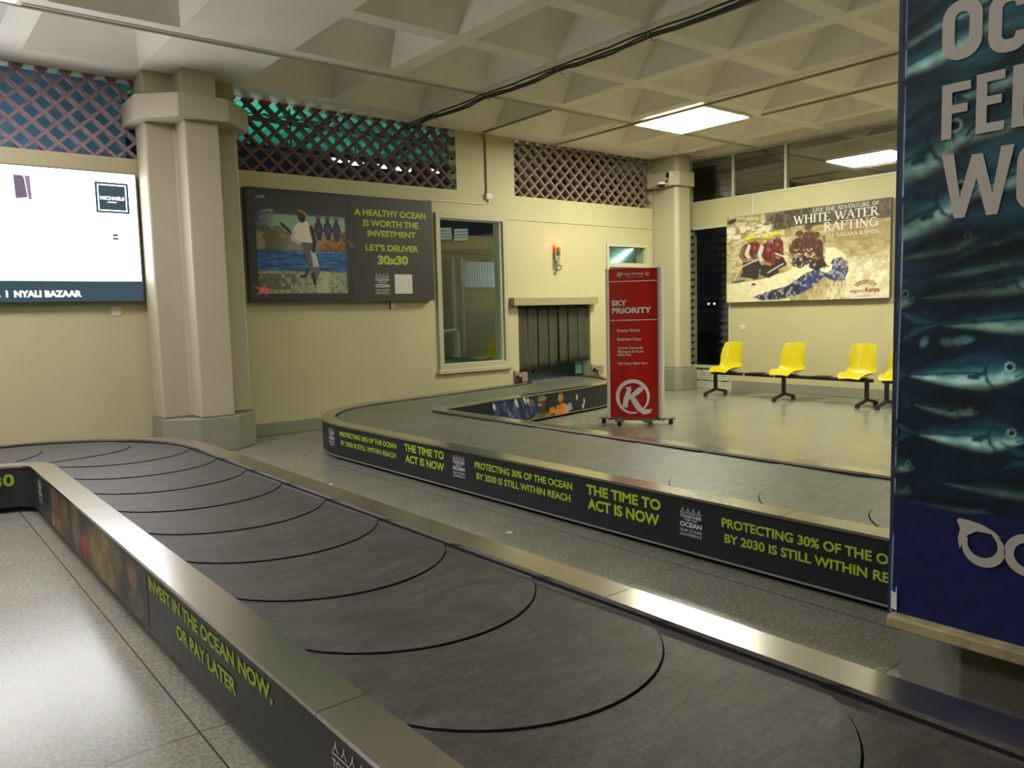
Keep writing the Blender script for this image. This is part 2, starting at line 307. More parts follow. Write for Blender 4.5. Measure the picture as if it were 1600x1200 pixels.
# printed pictures: a colour canvas laid on a flat gridded sheet
class Canvas:
    def __init__(s, x0, y0, x1, y1, nx, ny, base):
        s.x0, s.y0, s.x1, s.y1, s.nx, s.ny = x0, y0, x1, y1, nx, ny
        s.X, s.Y = np.meshgrid(np.linspace(x0, x1, nx), np.linspace(y0, y1, ny)); s.c = np.zeros((ny, nx, 3)) + np.array(base)
        s.rng = np.random.RandomState(3)
    def noise(s, sx, sy, oct=4, seed=0):
        r = np.random.RandomState(seed); out = np.zeros_like(s.X); amp = 1; tot = 0
        for o in range(oct):
            fx, fy = sx * 2 ** o, sy * 2 ** o
            u = (s.X - s.x0) * fx; v = (s.Y - s.y0) * fy
            nx_, ny_ = int(u.max()) + 3, int(v.max()) + 3; g = r.rand(ny_, nx_)
            iu = u.astype(int); iv = v.astype(int); fu = u - iu; fv = v - iv; fu = fu * fu * (3 - 2 * fu); fv = fv * fv * (3 - 2 * fv)
            out += amp * (g[iv, iu] * (1 - fu) * (1 - fv) + g[iv, iu + 1] * fu * (1 - fv) + g[iv + 1, iu] * (1 - fu) * fv + g[iv + 1, iu + 1] * fu * fv)
            tot += amp; amp *= .55
        return out / tot
    def put(s, a, col):
        a = np.clip(a, 0, 1)[..., None]; s.c = s.c * (1 - a) + np.asarray(col) * a
    def ell(s, cx, cy, rx, ry, col, rot=0, soft=.12, al=1):
        t = math.radians(rot); dx = s.X - cx; dy = s.Y - cy; u = (dx * math.cos(t) + dy * math.sin(t)) / rx; v = (-dx * math.sin(t) + dy * math.cos(t)) / ry
        s.put(al * np.clip((1 - np.sqrt(u * u + v * v)) / soft + .5, 0, 1), col)
    def poly(s, pts, col, al=1):
        ins = np.zeros(s.X.shape, bool); n = len(pts)
        for i in range(n):
            (xa, ya), (xb, yb) = pts[i], pts[(i + 1) % n]
            if ya == yb: continue
            ins ^= ((ya > s.Y) != (yb > s.Y)) & (s.X < (xb - xa) * (s.Y - ya) / (yb - ya) + xa)
        s.put(ins * al, col)
    def line(s, pts, wd, col, al=1):
        for (xa, ya), (xb, yb) in zip(pts[:-1], pts[1:]):
            d2 = (xb - xa) ** 2 + (yb - ya) ** 2 + 1e-12; t = np.clip(((s.X - xa) * (xb - xa) + (s.Y - ya) * (yb - ya)) / d2, 0, 1)
            s.put(al * np.clip((wd / 2 - np.hypot(s.X - xa - t * (xb - xa), s.Y - ya - t * (yb - ya))) / (wd * .25) + .5, 0, 1), col)
    def blur(s, n=1):
        for _ in range(n):
            p = np.pad(s.c, ((1, 1), (1, 1), (0, 0)), mode='edge'); s.c = (p[1:-1, 1:-1] * 4 + p[:-2, 1:-1] + p[2:, 1:-1] + p[1:-1, :-2] + p[1:-1, 2:]) / 8
    def sheet(s, name, f, material, parent, gain=1.3):
        V = [f(x, y) for x, y in zip(s.X.ravel(), s.Y.ravel())]
        F = [(j * s.nx + i, j * s.nx + i + 1, (j + 1) * s.nx + i + 1, (j + 1) * s.nx + i) for j in range(s.ny - 1) for i in range(s.nx - 1)]
        me = bpy.data.meshes.new(name); me.from_pydata(V, [], F); me.materials.append(material)
        at = me.color_attributes.new('print', 'FLOAT_COLOR', 'POINT')
        buf = np.ones((s.nx * s.ny, 4), np.float32); c = np.clip(s.c.reshape(-1, 3), 0, 1)
        buf[:, :3] = np.clip(np.where(c > .04045, ((c + .055) / 1.055) ** 2.4, c / 12.92) * gain, 0, .9); at.data.foreach_set('color', buf.ravel())
        o = bpy.data.objects.new(name, me); COL.objects.link(o)
        attach(o, parent)
        return o
def C(r, g, b): return (r / 255, g / 255, b / 255)

YW, XR, ZC = 9.75, 12.1, 4.22          # long wall, far side wall, underside of the ceiling ribs

# ================================================================== SETTING
def holed(u0, u1, z0, z1, holes, f):
    """boxes of a wall in (u, z) with rectangular holes; f(mb, u0, z0, u1, z1)"""
    mb = MB(); us = sorted({u0, u1, *[h[0] for h in holes], *[h[2] for h in holes]}); zs = sorted({z0, z1, *[h[1] for h in holes], *[h[3] for h in holes]})
    us = [u for u in us if u0 <= u <= u1]; zs = [z for z in zs if z0 <= z <= z1]
    for a, b in zip(us[:-1], us[1:]):
        run = None
        for c, d in zip(zs[:-1], zs[1:]):
            m, n = (a + b) / 2, (c + d) / 2
            if any(h[0] < m < h[2] and h[1] < n < h[3] for h in holes):
                if run: f(mb, a, run[0], b, run[1]); run = None
            else: run = (run[0] if run else c, d)
        if run: f(mb, a, run[0], b, run[1])
    return mb
LAT1, LAT2, LAT3 = (-2.0, 3.34, 2.57, 4.215), (3.62, 3.335, 6.95, 4.215), (8.07, 3.335, 11.36, 4.215)
WIN1, HATCH, TRANS, DOOR = (6.57, .72, 7.77, 2.92), (8.08, -.01, 9.70, 1.6), (10.16, 2.33, 11.13, 2.61), (10.20, -.01, 11.10, 2.25)
wallY = lambda mb, a, c, b, d: mb.box((a, YW, c), (b, YW + .2, d))
struct(holed(-6, 12.3, 0, 4.75, [LAT1, LAT2, LAT3, WIN1, HATCH, TRANS, DOOR], wallY).build('wall_back', M_WALL))
FAN_Z = (3.42, 4.215)
LOUV = (8.57, .12, 9.47, 2.97)
wallX = lambda mb, a, c, b, d: mb.box((XR, a, c), (XR + .2, b, d))
struct(holed(-6, YW, 0, 4.75, [(-4, FAN_Z[0], 9.45, FAN_Z[1]), LOUV], wallX).build('wall_right', M_WALL))
struct(MB().box((-6.2, -6, 0), (-6, YW, 4.75)).build('wall_left', M_WALL))
struct(MB().box((-6.2, -6.2, 0), (12.3, -6, 4.75)).build('wall_front', M_WALL))
fl = MB(); fl.box((-6.2, -6.2, -.15), (12.3, YW + .2, 0)); struct(fl.build('floor', M_FLOOR))
# waffle ceiling: hipped coffers between ribs, wide flat bands on the column lines
cx = [(-3.87, -2.77), (-2.57, -1.47), (-1.27, -.17), (.03, 1.13), (1.38, 2.46), (3.56, 4.70), (4.90, 6.01), (6.21, 7.32), (7.52, 8.63), (8.83, 9.93), (10.13, 11.23), (11.40, 11.86)]
cyv = [(8.0, 9.26), (6.70, 7.80), (5.40, 6.50), (4.10, 5.20), (2.80, 3.90), (1.50, 2.60), (-2.4, -1.3), (-3.7, -2.6), (-5.0, -3.9)]
ce = MB(); xs = sorted({-6.2, 12.3, *[a for p in cx for a in p]}); ys = sorted({-6.2, YW + .2, *[a for p in cyv for a in p]})
for a, b in zip(xs[:-1], xs[1:]):
    for c, d in zip(ys[:-1], ys[1:]):
        if (a, b) in cx and (c, d) in cyv:
            ix, iy, h = .15 * (b - a), .44 * (d - c), .40
            V = [(a, c, ZC), (b, c, ZC), (b, d, ZC), (a, d, ZC), (a + ix, c + iy, ZC + h), (b - ix, c + iy, ZC + h), (b - ix, d - iy, ZC + h), (a + ix, d - iy, ZC + h)]
            ce.add(V, [(0, 1, 5, 4), (1, 2, 6, 5), (2, 3, 7, 6), (3, 0, 4, 7), (4, 5, 6, 7)])
        else:
            ce.add([(a, c, ZC), (b, c, ZC), (b, d, ZC), (a, d, ZC)], [(0, 1, 2, 3)])
ce.add([(-6.2, -6.2, 4.8), (12.3, -6.2, 4.8), (12.3, YW + .2, 4.8), (-6.2, YW + .2, 4.8)], [(0, 1, 2, 3)])
struct(ce.build('ceiling', M_CEIL))
# grey terrazzo skirtings
sk = MB()
for a, b in ((-6, 8.02), (9.76, 10.12), (11.2, 12.1)): sk.box((a, YW - .03, 0), (b, YW, .165))
struct(sk.build('baseboard_back', M_TERR, bevel=.008))
sk = MB()
for a, b in ((-6, 8.53), (9.5, YW - .03)): sk.box((XR - .03, a, 0), (XR, b, .165))
struct(sk.build('baseboard_right', M_TERR, bevel=.008))
# shallow ledges on the long wall
struct(MB().box((7.80, YW - .012, 2.955), (11.38, YW, 2.985)).build('trim_1', M_WALL))

# columns
def plus(cx_, cy_, L_, w_):
    return [(cx_ - w_, cy_ - L_), (cx_ + w_, cy_ - L_), (cx_ + w_, cy_ - w_), (cx_ + L_, cy_ - w_), (cx_ + L_, cy_ + w_), (cx_ + w_, cy_ + w_), (cx_ + w_, cy_ + L_),
            (cx_ - w_, cy_ + L_), (cx_ - w_, cy_ + w_), (cx_ - L_, cy_ + w_), (cx_ - L_, cy_ - w_), (cx_ - w_, cy_ - w_)]
def octa(cx_, cy_, L_, w_):
    return [(cx_ - w_, cy_ - L_), (cx_ + w_, cy_ - L_), (cx_ + L_, cy_ - w_), (cx_ + L_, cy_ + w_), (cx_ + w_, cy_ + L_), (cx_ - w_, cy_ + L_), (cx_ - L_, cy_ + w_), (cx_ - L_, cy_ - w_)]
def column(x, y, label, ymax=YW - .002):
    t = empty('column', (x, y, 0), label, 'column', kind='structure')
    clip = lambda P: [(a, min(b, ymax)) for a, b in P]
    MB().prism(clip(octa(x, y, .53, .215)), 0, .40).build('plinth', M_TERR, t, bevel=.01)
    MB().prism(clip(plus(x, y, .51, .19)), .40, 3.70).build('shaft', M_TRIMP, t, bevel=.022)
    MB().prism(clip(octa(x, y, .62, .27)), 3.67, 3.925).build('capital', M_TRIMP, t, bevel=.012)
    MB().prism(clip(plus(x, y, .50, .185)), 3.925, ZC + .02).build('neck', M_TRIMP, t, bevel=.015)
    return t
column(2.99, 9.48, 'cream cross-shaped column on grey plinth between the lit screen and the ocean poster')
t = empty('column', (11.7, 9.5, 0), 'cream corner column with a camera on its capital, behind the red sign', 'column', kind='structure')
P = [(11.36, YW - .002), (11.36, 9.24), (11.42, 9.18), (11.74, 9.18), (11.78, 9.22), (11.78, YW - .002)]
MB().prism(P, .40, 3.70).build('shaft', M_TRIMP, t, bevel=.02)
MB().prism([(11.26, YW - .002), (11.26, 9.18), (11.36, 9.08), (11.78, 9.08), (11.86, 9.16), (11.86, YW - .002)], 0, .40).build('plinth', M_TERR, t, bevel=.01)
MB().prism([(11.20, YW - .002), (11.20, 9.22), (11.34, 9.10), (11.76, 9.10), (11.82, 9.16), (11.82, YW - .002)], 3.68, 3.93).build('capital', M_TRIMP, t, bevel=.01)
MB().prism(P, 3.93, ZC + .02).build('neck', M_TRIMP, t, bevel=.015)

# pierced clay screens above the long wall
def lattice(name, box, m, label, step=.226, wd=.034, dp=.09, vs=.206):
    x0, z0, x1, z1 = box; mb = MB(); yc = YW + .062; k0 = int((x1 - x0) / step) + 8
    for sgn in (1, -1):
        for k in range(-10, k0 + 10):
            xs_ = x0 + k * step; h = z1 - z0; dx = h / vs * step * sgn
            p, q = [xs_, z0], [xs_ + dx * 1.0, z1]
            (ax, az), (bx, bz) = p, q
            if max(ax, bx) <= x0 or min(ax, bx) >= x1: continue
            def at(xx): return az + (bz - az) * (xx - ax) / (bx - ax)
            lo, hi = max(min(ax, bx), x0), min(max(ax, bx), x1)
            P0 = (lo, at(lo)); P1 = (hi, at(hi))
            mb.bar((P0[0], yc + .004 * sgn, P0[1]), (P1[0], yc + .004 * sgn, P1[1]), dp, wd, up=(-(P1[1] - P0[1]), 0, P1[0] - P0[0]))
    o = mb.build('lattice_screen', m)
    tag(o, label, 'lattice', 'clay lattice screens over the long wall'); return o
lattice('a', LAT1, mat('terracotta_screen_pink_lit', (.30, .20, .225), .7, var=(12, .2)), 'lattice screen with pink light painted on its bars, above the bright lit screen')  # pinkish light on these bars is put into their colour
lattice('b', LAT2, M_LATTICE, 'dark red-brown lattice screen with green light behind, above the ocean poster')
lattice('c', LAT3, M_LATTICE3, 'lighter brown lattice screen above the beacon and baggage hatch', wd=.028, dp=.06)

# window beside the hatch
def frame_rect(mb, u0, z0, u1, z1, t_, f):
    f(mb, u0, z0, u0 + t_, z1); f(mb, u1 - t_, z0, u1, z1); f(mb, u0 + t_, z0, u1 - t_, z0 + t_); f(mb, u0 + t_, z1 - t_, u1 - t_, z1)
G_WIN = glass('window_glass', .9, (.86, .93, .91), base=.06)
G_FAN = glass('film_glass', .88, (.55, .55, .58), base=.42, rough=.03)
G_LOUV = glass('louvre_glass', .8, (.80, .82, .82), base=.06, rough=.06)
w1 = MB(); fy = lambda y0, y1: (lambda mb, a, c, b, d: mb.box((a, y0, c), (b, y1, d)))
frame_rect(w1, 6.53, .665, 7.86, 2.985, .075, fy(YW - .035, YW + .02))
w1o = struct(w1.build('window_1', M_TRIMP))
m_ = MB(); frame_rect(m_, 6.57, .72, 7.77, 2.92, .03, fy(YW + .0, YW + .06)); m_.build('inner_frame', M_ALUPAINT, w1o)
MB().box((6.6, YW + .07, .75), (7.74, YW + .076, 2.89)).build('glass_pane', G_WIN, w1o)
MB().box((6.50, YW - .05, .60), (7.90, YW, .665)).build('sill', M_TRIMP, w1o, bevel=.008)
# door behind the red sign
d1 = MB(); frame_rect(d1, 10.12, -.05, 11.21, 2.66, .05, fy(YW - .03, YW + .05)); d1.box((10.17, YW - .03, 2.25), (11.16, YW + .05, 2.32))
d1o = struct(d1.build('door_1', M_ALUPAINT))
MB().box((10.2, YW + .03, .01), (11.1, YW + .07, 2.25)).build('door_leaf', M_TRIMP, d1o)
MB().box((10.17, YW + .04, 2.33), (11.16, YW + .046, 2.61)).build('glass_pane', G_WIN, d1o)
MB().bar((10.28, YW + .0, 1.02), (10.40, YW + .0, 1.02), .02, .02).bar((10.28, YW + .04, 1.02), (10.28, YW - .005, 1.02), .02, .02).build('door_handle', M_ALU, d1o)

# far side wall: louvred fanlight, fixed pane, tall louvre window
fx = lambda x0, x1: (lambda mb, a, c, b, d: mb.box((x0, a, c), (x1, b, d)))
w2 = MB()
for a in (9.43, 8.50, 7.46, 4.40, 1.30, -1.80): w2.box((XR - .008, a, FAN_Z[0] + .035), (XR + .07, a + .04, FAN_Z[1] - .03))
for z_ in (FAN_Z[0], FAN_Z[1] - .03): w2.box((XR - .008, -1.80, z_), (XR + .07, 9.47, z_ + (.035 if z_ == FAN_Z[0] else .03)))
w2o = struct(w2.build('window_2', M_ALUPAINT))
for a, b in ((4.44, 7.46), (1.34, 4.4), (-1.76, 1.3)): MB().box((XR + .035, a, FAN_Z[0] + .04), (XR + .041, b, FAN_Z[1] - .04)).build('glass_pane', G_FAN, w2o)
def louvres(o, y0, y1, z0, z1, n, m, lean=.42):
    mb = MB(); st = (z1 - z0) / n
    for k in range(n):
        zc_ = z0 + st * (k + .5); mb.bar((XR + .03 , y0, zc_), (XR + .03, y1, zc_), .006, st * 1.12, up=(lean, 0, .9))
    return mb.build('louvre_blades', m, o)
G_FANL = glass('fan_louvre_glass', .8, (.45, .46, .48), base=.36, rough=.12)
louvres(w2o, 8.54, 9.43, FAN_Z[0] + .04, FAN_Z[1] - .04, 6, G_FANL, .10)
louvres(w2o, 7.50, 8.50, FAN_Z[0] + .04, FAN_Z[1] - .04, 6, G_FANL, .10)
w3 = MB(); frame_rect(w3, 8.55, .37, 9.50, 2.99, .05, fx(XR - .02, XR + .07)); w3.box((XR - .02, 8.53, .0), (XR + .07, 9.5, .12)); w3.box((XR - .02, 9.44, .12), (XR + .07, 9.5, .37)); w3.box((XR - .02, 8.53, .12), (XR + .07, 8.57, .37))
w3o = struct(w3.build('window_3', M_ALUPAINT))
louvres(w3o, 8.60, 9.40, .44, 2.93, 19, G_LOUV)
st = MB(); st.box((XR + .0, 9.40, .42), (XR + .05, 9.445, 2.94)); st.box((XR + .0, 8.575, .42), (XR + .05, 8.60, 2.94))
st.build('clip_channel', M_ALU, w3o)
ck = MB()
for k in range(20): ck.box((XR - .025, 9.395, .43 + k * .131), (XR + .02, 9.43, .475 + k * .131))
ck.build('blade_clip', M_BLACKMETAL, w3o)
vg = MB(); vg.box((XR + .02, 8.57, .12), (XR + .05, 9.44, .37))
vgo = vg.build('vent_grille', M_ALUPAINT, w3o)
sl = MB()
for c0 in (8.62, 8.83, 9.04, 9.25):
    for k in range(5): sl.bar((XR + .008, c0, .165 + k * .036), (XR + .008, c0 + .16, .165 + k * .036), .03, .006, up=(-.6, 0, .8))
sl.build('vent_slat', M_PLASTICW, vgo)

# ================================================================== OUTSIDE AND BEHIND THE WALL
struct(MB().box((-14, YW + .2, -.2), (40, 30, -.02)).build('ground_yard', mat('yard_asphalt', (.04, .04, .04), .8)))
m_teal = mat('green_roof_sheet', (.05, .46, .34), .6)
can = MB(); n = 90
for k in range(n):
    x0_, x1_ = 2.6 + k * .085, 2.6 + (k + 1) * .085; z_ = .015 * (1 if k % 2 else -1)
    can.add([(x0_, 10.1, 5.15 + z_), (x1_, 10.1, 5.15 - z_), (x1_, 14.0, 4.62 - z_), (x0_, 14.0, 4.62 + z_)], [(0, 1, 2, 3)])
c_ = can.build('canopy_roof', m_teal)
tag(c_, 'green corrugated canopy roof glowing beyond the dark lattice screen', 'roof')
bm_ = MB()
for y_, z_ in ((11.2, 4.93), (12.6, 4.74), (14.0, 4.55)): bm_.box((2.6, y_, z_ - .06), (10.3, y_ + .07, z_))
for x_ in (4.4, 6.3, 8.2, 9.9): bm_.bar((x_, 10.1, 5.08), (x_, 14.0, 4.55), .05, .06)
tag(bm_.build('canopy_beams', M_BLACKMETAL), 'dark steel beams under the green canopy roof', 'beam')
m_tube = emitter('tube_light', (.72, 1, .93), TUBE_POWER)
TUBES = [(6.66, 13.0, 4.27, .20), (7.05, 13.0, 4.25, .30), (7.55, 13.0, 4.25, .30), (8.05, 13.0, 4.24, .30), (8.75, 13.0, 4.27, .34)]
NAMES = ['first', 'second', 'third', 'fourth', 'fifth']
for i, (x_, y_, z_, l_) in enumerate(TUBES):
    t = MB().tube([(x_ - l_ / 2, y_, z_), (x_ + l_ / 2, y_, z_)], .028, 8).build('fluorescent_tube', m_tube)
    t2 = MB().box((x_ - l_ / 2 - .03, y_ - .03, z_ + .03), (x_ + l_ / 2 + .03, y_ + .03, z_ + .06)).build('lamp_batten', M_BLACKMETAL, t)
    MB().bar((x_, y_, z_ + .06), (x_, y_, 4.72), .015, .015).build('hanger', M_BLACKMETAL, t)
    tag(t, 'short fluorescent tube glowing behind the dark lattice screen, %s from the column' % NAMES[i], 'lamp', 'tube lamps under the canopy')
# added fill lamps, unseen: under the canopy, in the passage, behind lattice and curtain
up_ = MB().box((4.2, 12.0, 3.35), (5.6, 12.12, 3.42)).build('fill_lamp', emitter('fill_lamp_green', (.55, 1, .85), 32))
tag(up_, 'added unseen fill lamp hung under the green canopy roof', 'lamp')
up2 = MB().box((7.3, 10.5, 3.30), (8.5, 10.6, 3.37)).build('fill_lamp', emitter('fill_lamp_white', (1, .92, .9), 8))
tag(up2, 'added unseen fill lamp over the service passage behind the window', 'lamp')
up3 = MB().box((-1.2, 10.7, 3.0), (1.8, 10.8, 3.06)).build('fill_lamp', emitter('fill_lamp_blue', (.6, .8, 1), 16))
tag(up3, 'added unseen fill lamp behind the pink-tinted lattice above the screen', 'lamp')
up4 = MB().box((9.2, 11.2, 1.9), (10.1, 11.26, 1.96)).build('fill_lamp', emitter('fill_lamp_tunnel', (.75, 1, .95), 14))
tag(up4, 'added fill lamp in the baggage tunnel behind the strip curtain', 'lamp')
struct(MB().box((10.0, 11.5, 1.5), (13.0, 11.6, 3.6)).build('wall_annex_green', mat('annex_green', (.30, .52, .46), .6)))
tag(MB().tube([(12.05, 11.42, 2.42), (12.75, 11.49, 2.80)], .02, 8).build('fluorescent_tube', emitter('tube_door', (.85, 1, .95), 14)), 'slanting tube lamp seen through the small pane over the door', 'lamp')
# annex walls seen through the outer screens
struct(MB().box((10.7, 12.6, 0), (14.7, 12.8, 6.5)).build('wall_annex', mat('annex_brown', (.30, .26, .20), .8, var=(3, .5))))
struct(MB().box((-7, 11.8, 0), (2.9, 12.0, 6.5)).build('wall_annex_blue', mat('annex_blue', (.16, .27, .36), .8, var=(3, .2))))
struct(MB().box((XR + .2, -8, 4.38), (19, 14, 4.5)).build('ceiling_added_soffit', mat('added_soffit', (.42, .40, .46), .8)))  # soffit made up to give the fanlight panes a lilac tone
up5 = MB().box((13.0, 1.0, 2.9), (13.1, 4.5, 2.96)).build('fill_lamp', emitter('fill_lamp_porch', (.85, .85, 1), 26))  # unseen lamp added to light the soffit
tag(up5, 'added unseen fill lamp outside the side wall behind the rafting poster', 'lamp'); MB().bar((13.05, 2.7, 0), (13.05, 2.7, 2.9), .05, .05).build('fill_lamp_post', M_BLACKMETAL, up5)
for o_, pts in ((up_, ((4.4, 12.06), (5.4, 12.06))), (up2, ((7.5, 10.55), (8.3, 10.55)))):
    for x_, y_ in pts: MB().bar((x_, y_, 3.35), (x_, y_, 4.95 if y_ > 11 else 5.08), .02, .02).build('hanger', M_BLACKMETAL, o_)
for o_, x_, y_, z_ in ((up3, .3, 10.76, 3.0), (up4, 9.65, 11.235, 1.9)): MB().bar((x_, y_, -.02), (x_, y_, z_), .03, .03).build('fill_lamp_post', M_BLACKMETAL, o_)  # posts made up to carry the added lamps
# service passage behind the window
sv = empty('service_partition', (8.7, 12.1, 0), 'brown partition of the service passage seen through the tall window', 'partition', kind='structure')
MB().box((7.4, 12.1, 0), (9.58, 12.2, 2.96)).build('partition_panel', mat('passage_brown', (.20, .105, .04), .7, var=(2, .2)), sv)
MB().box((7.4, 12.05, 2.60), (9.58, 12.1, 2.66)).build('rail', mat('passage_dark', (.05, .035, .02), .6), sv)
MB().box((7.4, 12.04, 0), (8.32, 12.1, 2.5)).build('black_opening_panel', mat('passage_black', (.015, .018, .025), .6), sv)  # solid panel whose black stands for an unlit opening
MB().box((8.32, 12.04, .75), (9.58, 12.1, 1.55)).build('lower_panel', mat('passage_olive', (.085, .06, .033), .6), sv)
cp = MB()
for k in range(26): cp.box((8.62 + k * .03, 11.93 + (.012 if k % 2 else 0), 1.98 + .0 * k), (8.65 + k * .03, 11.98, 2.46))
cp.build('corrugated_sheet', mat('pale_corrugated', (.45, .45, .52), .5), sv)
for x_, lab in ((8.38, 'white post in the service passage beside the black opening panel'), (8.57, 'white post in the service passage beside the corrugated sheet')):
    tag(MB().tube([(x_, 11.95, 0), (x_, 11.95, 2.52)], .035, 10).build('passage_post', mat('greyed_white_post', (.34, .33, .31), .5)), lab, 'post')  # white post coloured mid grey
tag(MB().tube([(8.0, 11.84, 1.18), (8.30, 11.84, 1.2), (8.36, 11.84, 1.16), (8.37, 11.84, 1.05), (8.37, 11.84, 0)], .03, 10).build('bent_rail', M_WHITEP), 'white bent guard rail low in the service passage', 'rail')
for a, lab in ((8.08, 'pale louvred strip light opening high in the passage, beside the ocean poster'), (8.45, 'pale louvred strip opening high in the passage, on the hatch side')):
    q = MB()
    for k in range(4): q.bar((a, 11.98, 2.86 + k * .055), (a + .31, 11.98, 2.88 + k * .055), .02, .045, up=(0, -.5, .8))
    q.build('louvred_vent', mat('pale_vent', (.6, .62, .62), .5), sv)
# car far off in the dark
car = empty('car', (146, 108.4, 1.55), 'distant car with two lit headlights, seen through the tall louvred window', 'car', rz=math.radians(36.6)); LOCAL.add(car.name)
cb = MB(); prof = [(-2.1, .3), (2.1, .3), (2.15, .75), (1.2, .95), (.6, 1.42), (-1.0, 1.45), (-2.05, .95)]
cb.prism(prof, -.85, .85, f=lambda x, y, z: (-x, z, y))
cb.build('body', mat('dark_car_paint', (.03, .005, .005), .3), car, bevel=.08)
for y_ in (-.62, .62):
    MB().tube([(-2.17, y_, .68), (-2.10, y_, .68)], .14, 12).build('headlight', emitter('headlight', (1, .80, .62), 60), car)
    for x_ in (-1.3, 1.3): MB().tube([(x_, y_ * 1.25, .32), (x_, y_ * 1.38, .32)], .32, 16).build('wheel', M_RUBBER, car)
struct(MB().box((60, 60, 1.35), (230, 160, 1.55)).build('ground_road', mat('road_asphalt', (.02, .02, .02), .8)))

# ================================================================== CONVEYORS
def spline(P, n):
    P = [Vector(p) for p in P]; out = []
    for i in range(len(P) - 1):
        a, b, c, d = P[max(i - 1, 0)], P[i], P[i + 1], P[min(i + 2, len(P) - 1)]
        for k in range(n):
            t = k / n; out.append(.5 * ((2 * b) + (c - a) * t + (2 * a - 5 * b + 4 * c - d) * t * t + (3 * b - 3 * c + d - a) * t ** 3))
    return out + [P[-1]]
class Track:
    def __init__(s, Lp, Rp):
        s.L = np.array([(p[0], p[1]) for p in Lp]); s.R = np.array([(p[0], p[1]) for p in Rp]); m = (s.L + s.R) / 2
        s.s = np.concatenate([[0], np.cumsum(np.hypot(*np.diff(m, axis=0).T))]); s.W = np.hypot(*(s.R - s.L).T)
        s.sl = np.concatenate([[0], np.cumsum(np.hypot(*np.diff(s.L, axis=0).T))]); s.sr = np.concatenate([[0], np.cumsum(np.hypot(*np.diff(s.R, axis=0).T))])
    def at(s, q, fr):
        """point at centre length q, across fraction fr (0 = L edge, 1 = R edge)"""
        l = [np.interp(q, s.s, s.L[:, k]) for k in (0, 1)]; r = [np.interp(q, s.s, s.R[:, k]) for k in (0, 1)]
        return l[0] + (r[0] - l[0]) * fr, l[1] + (r[1] - l[1]) * fr
    def width(s, q): return float(np.interp(q, s.s, s.W))
    def side(s, side, a, out):
        """point and outward offset along one edge by that edge's own length"""
        E, sl = (s.L, s.sl) if side == 'L' else (s.R, s.sr)
        p = np.array([np.interp(a, sl, E[:, k]) for k in (0, 1)]); p2 = np.array([np.interp(a + .02, sl, E[:, k]) for k in (0, 1)]); p1 = np.array([np.interp(a - .02, sl, E[:, k]) for k in (0, 1)])
        t = (p2 - p1) / np.hypot(*(p2 - p1)); nrm = np.array([-t[1], t[0]]) * (1 if side == 'L' else -1)
        return p + nrm * out
ZT = .38
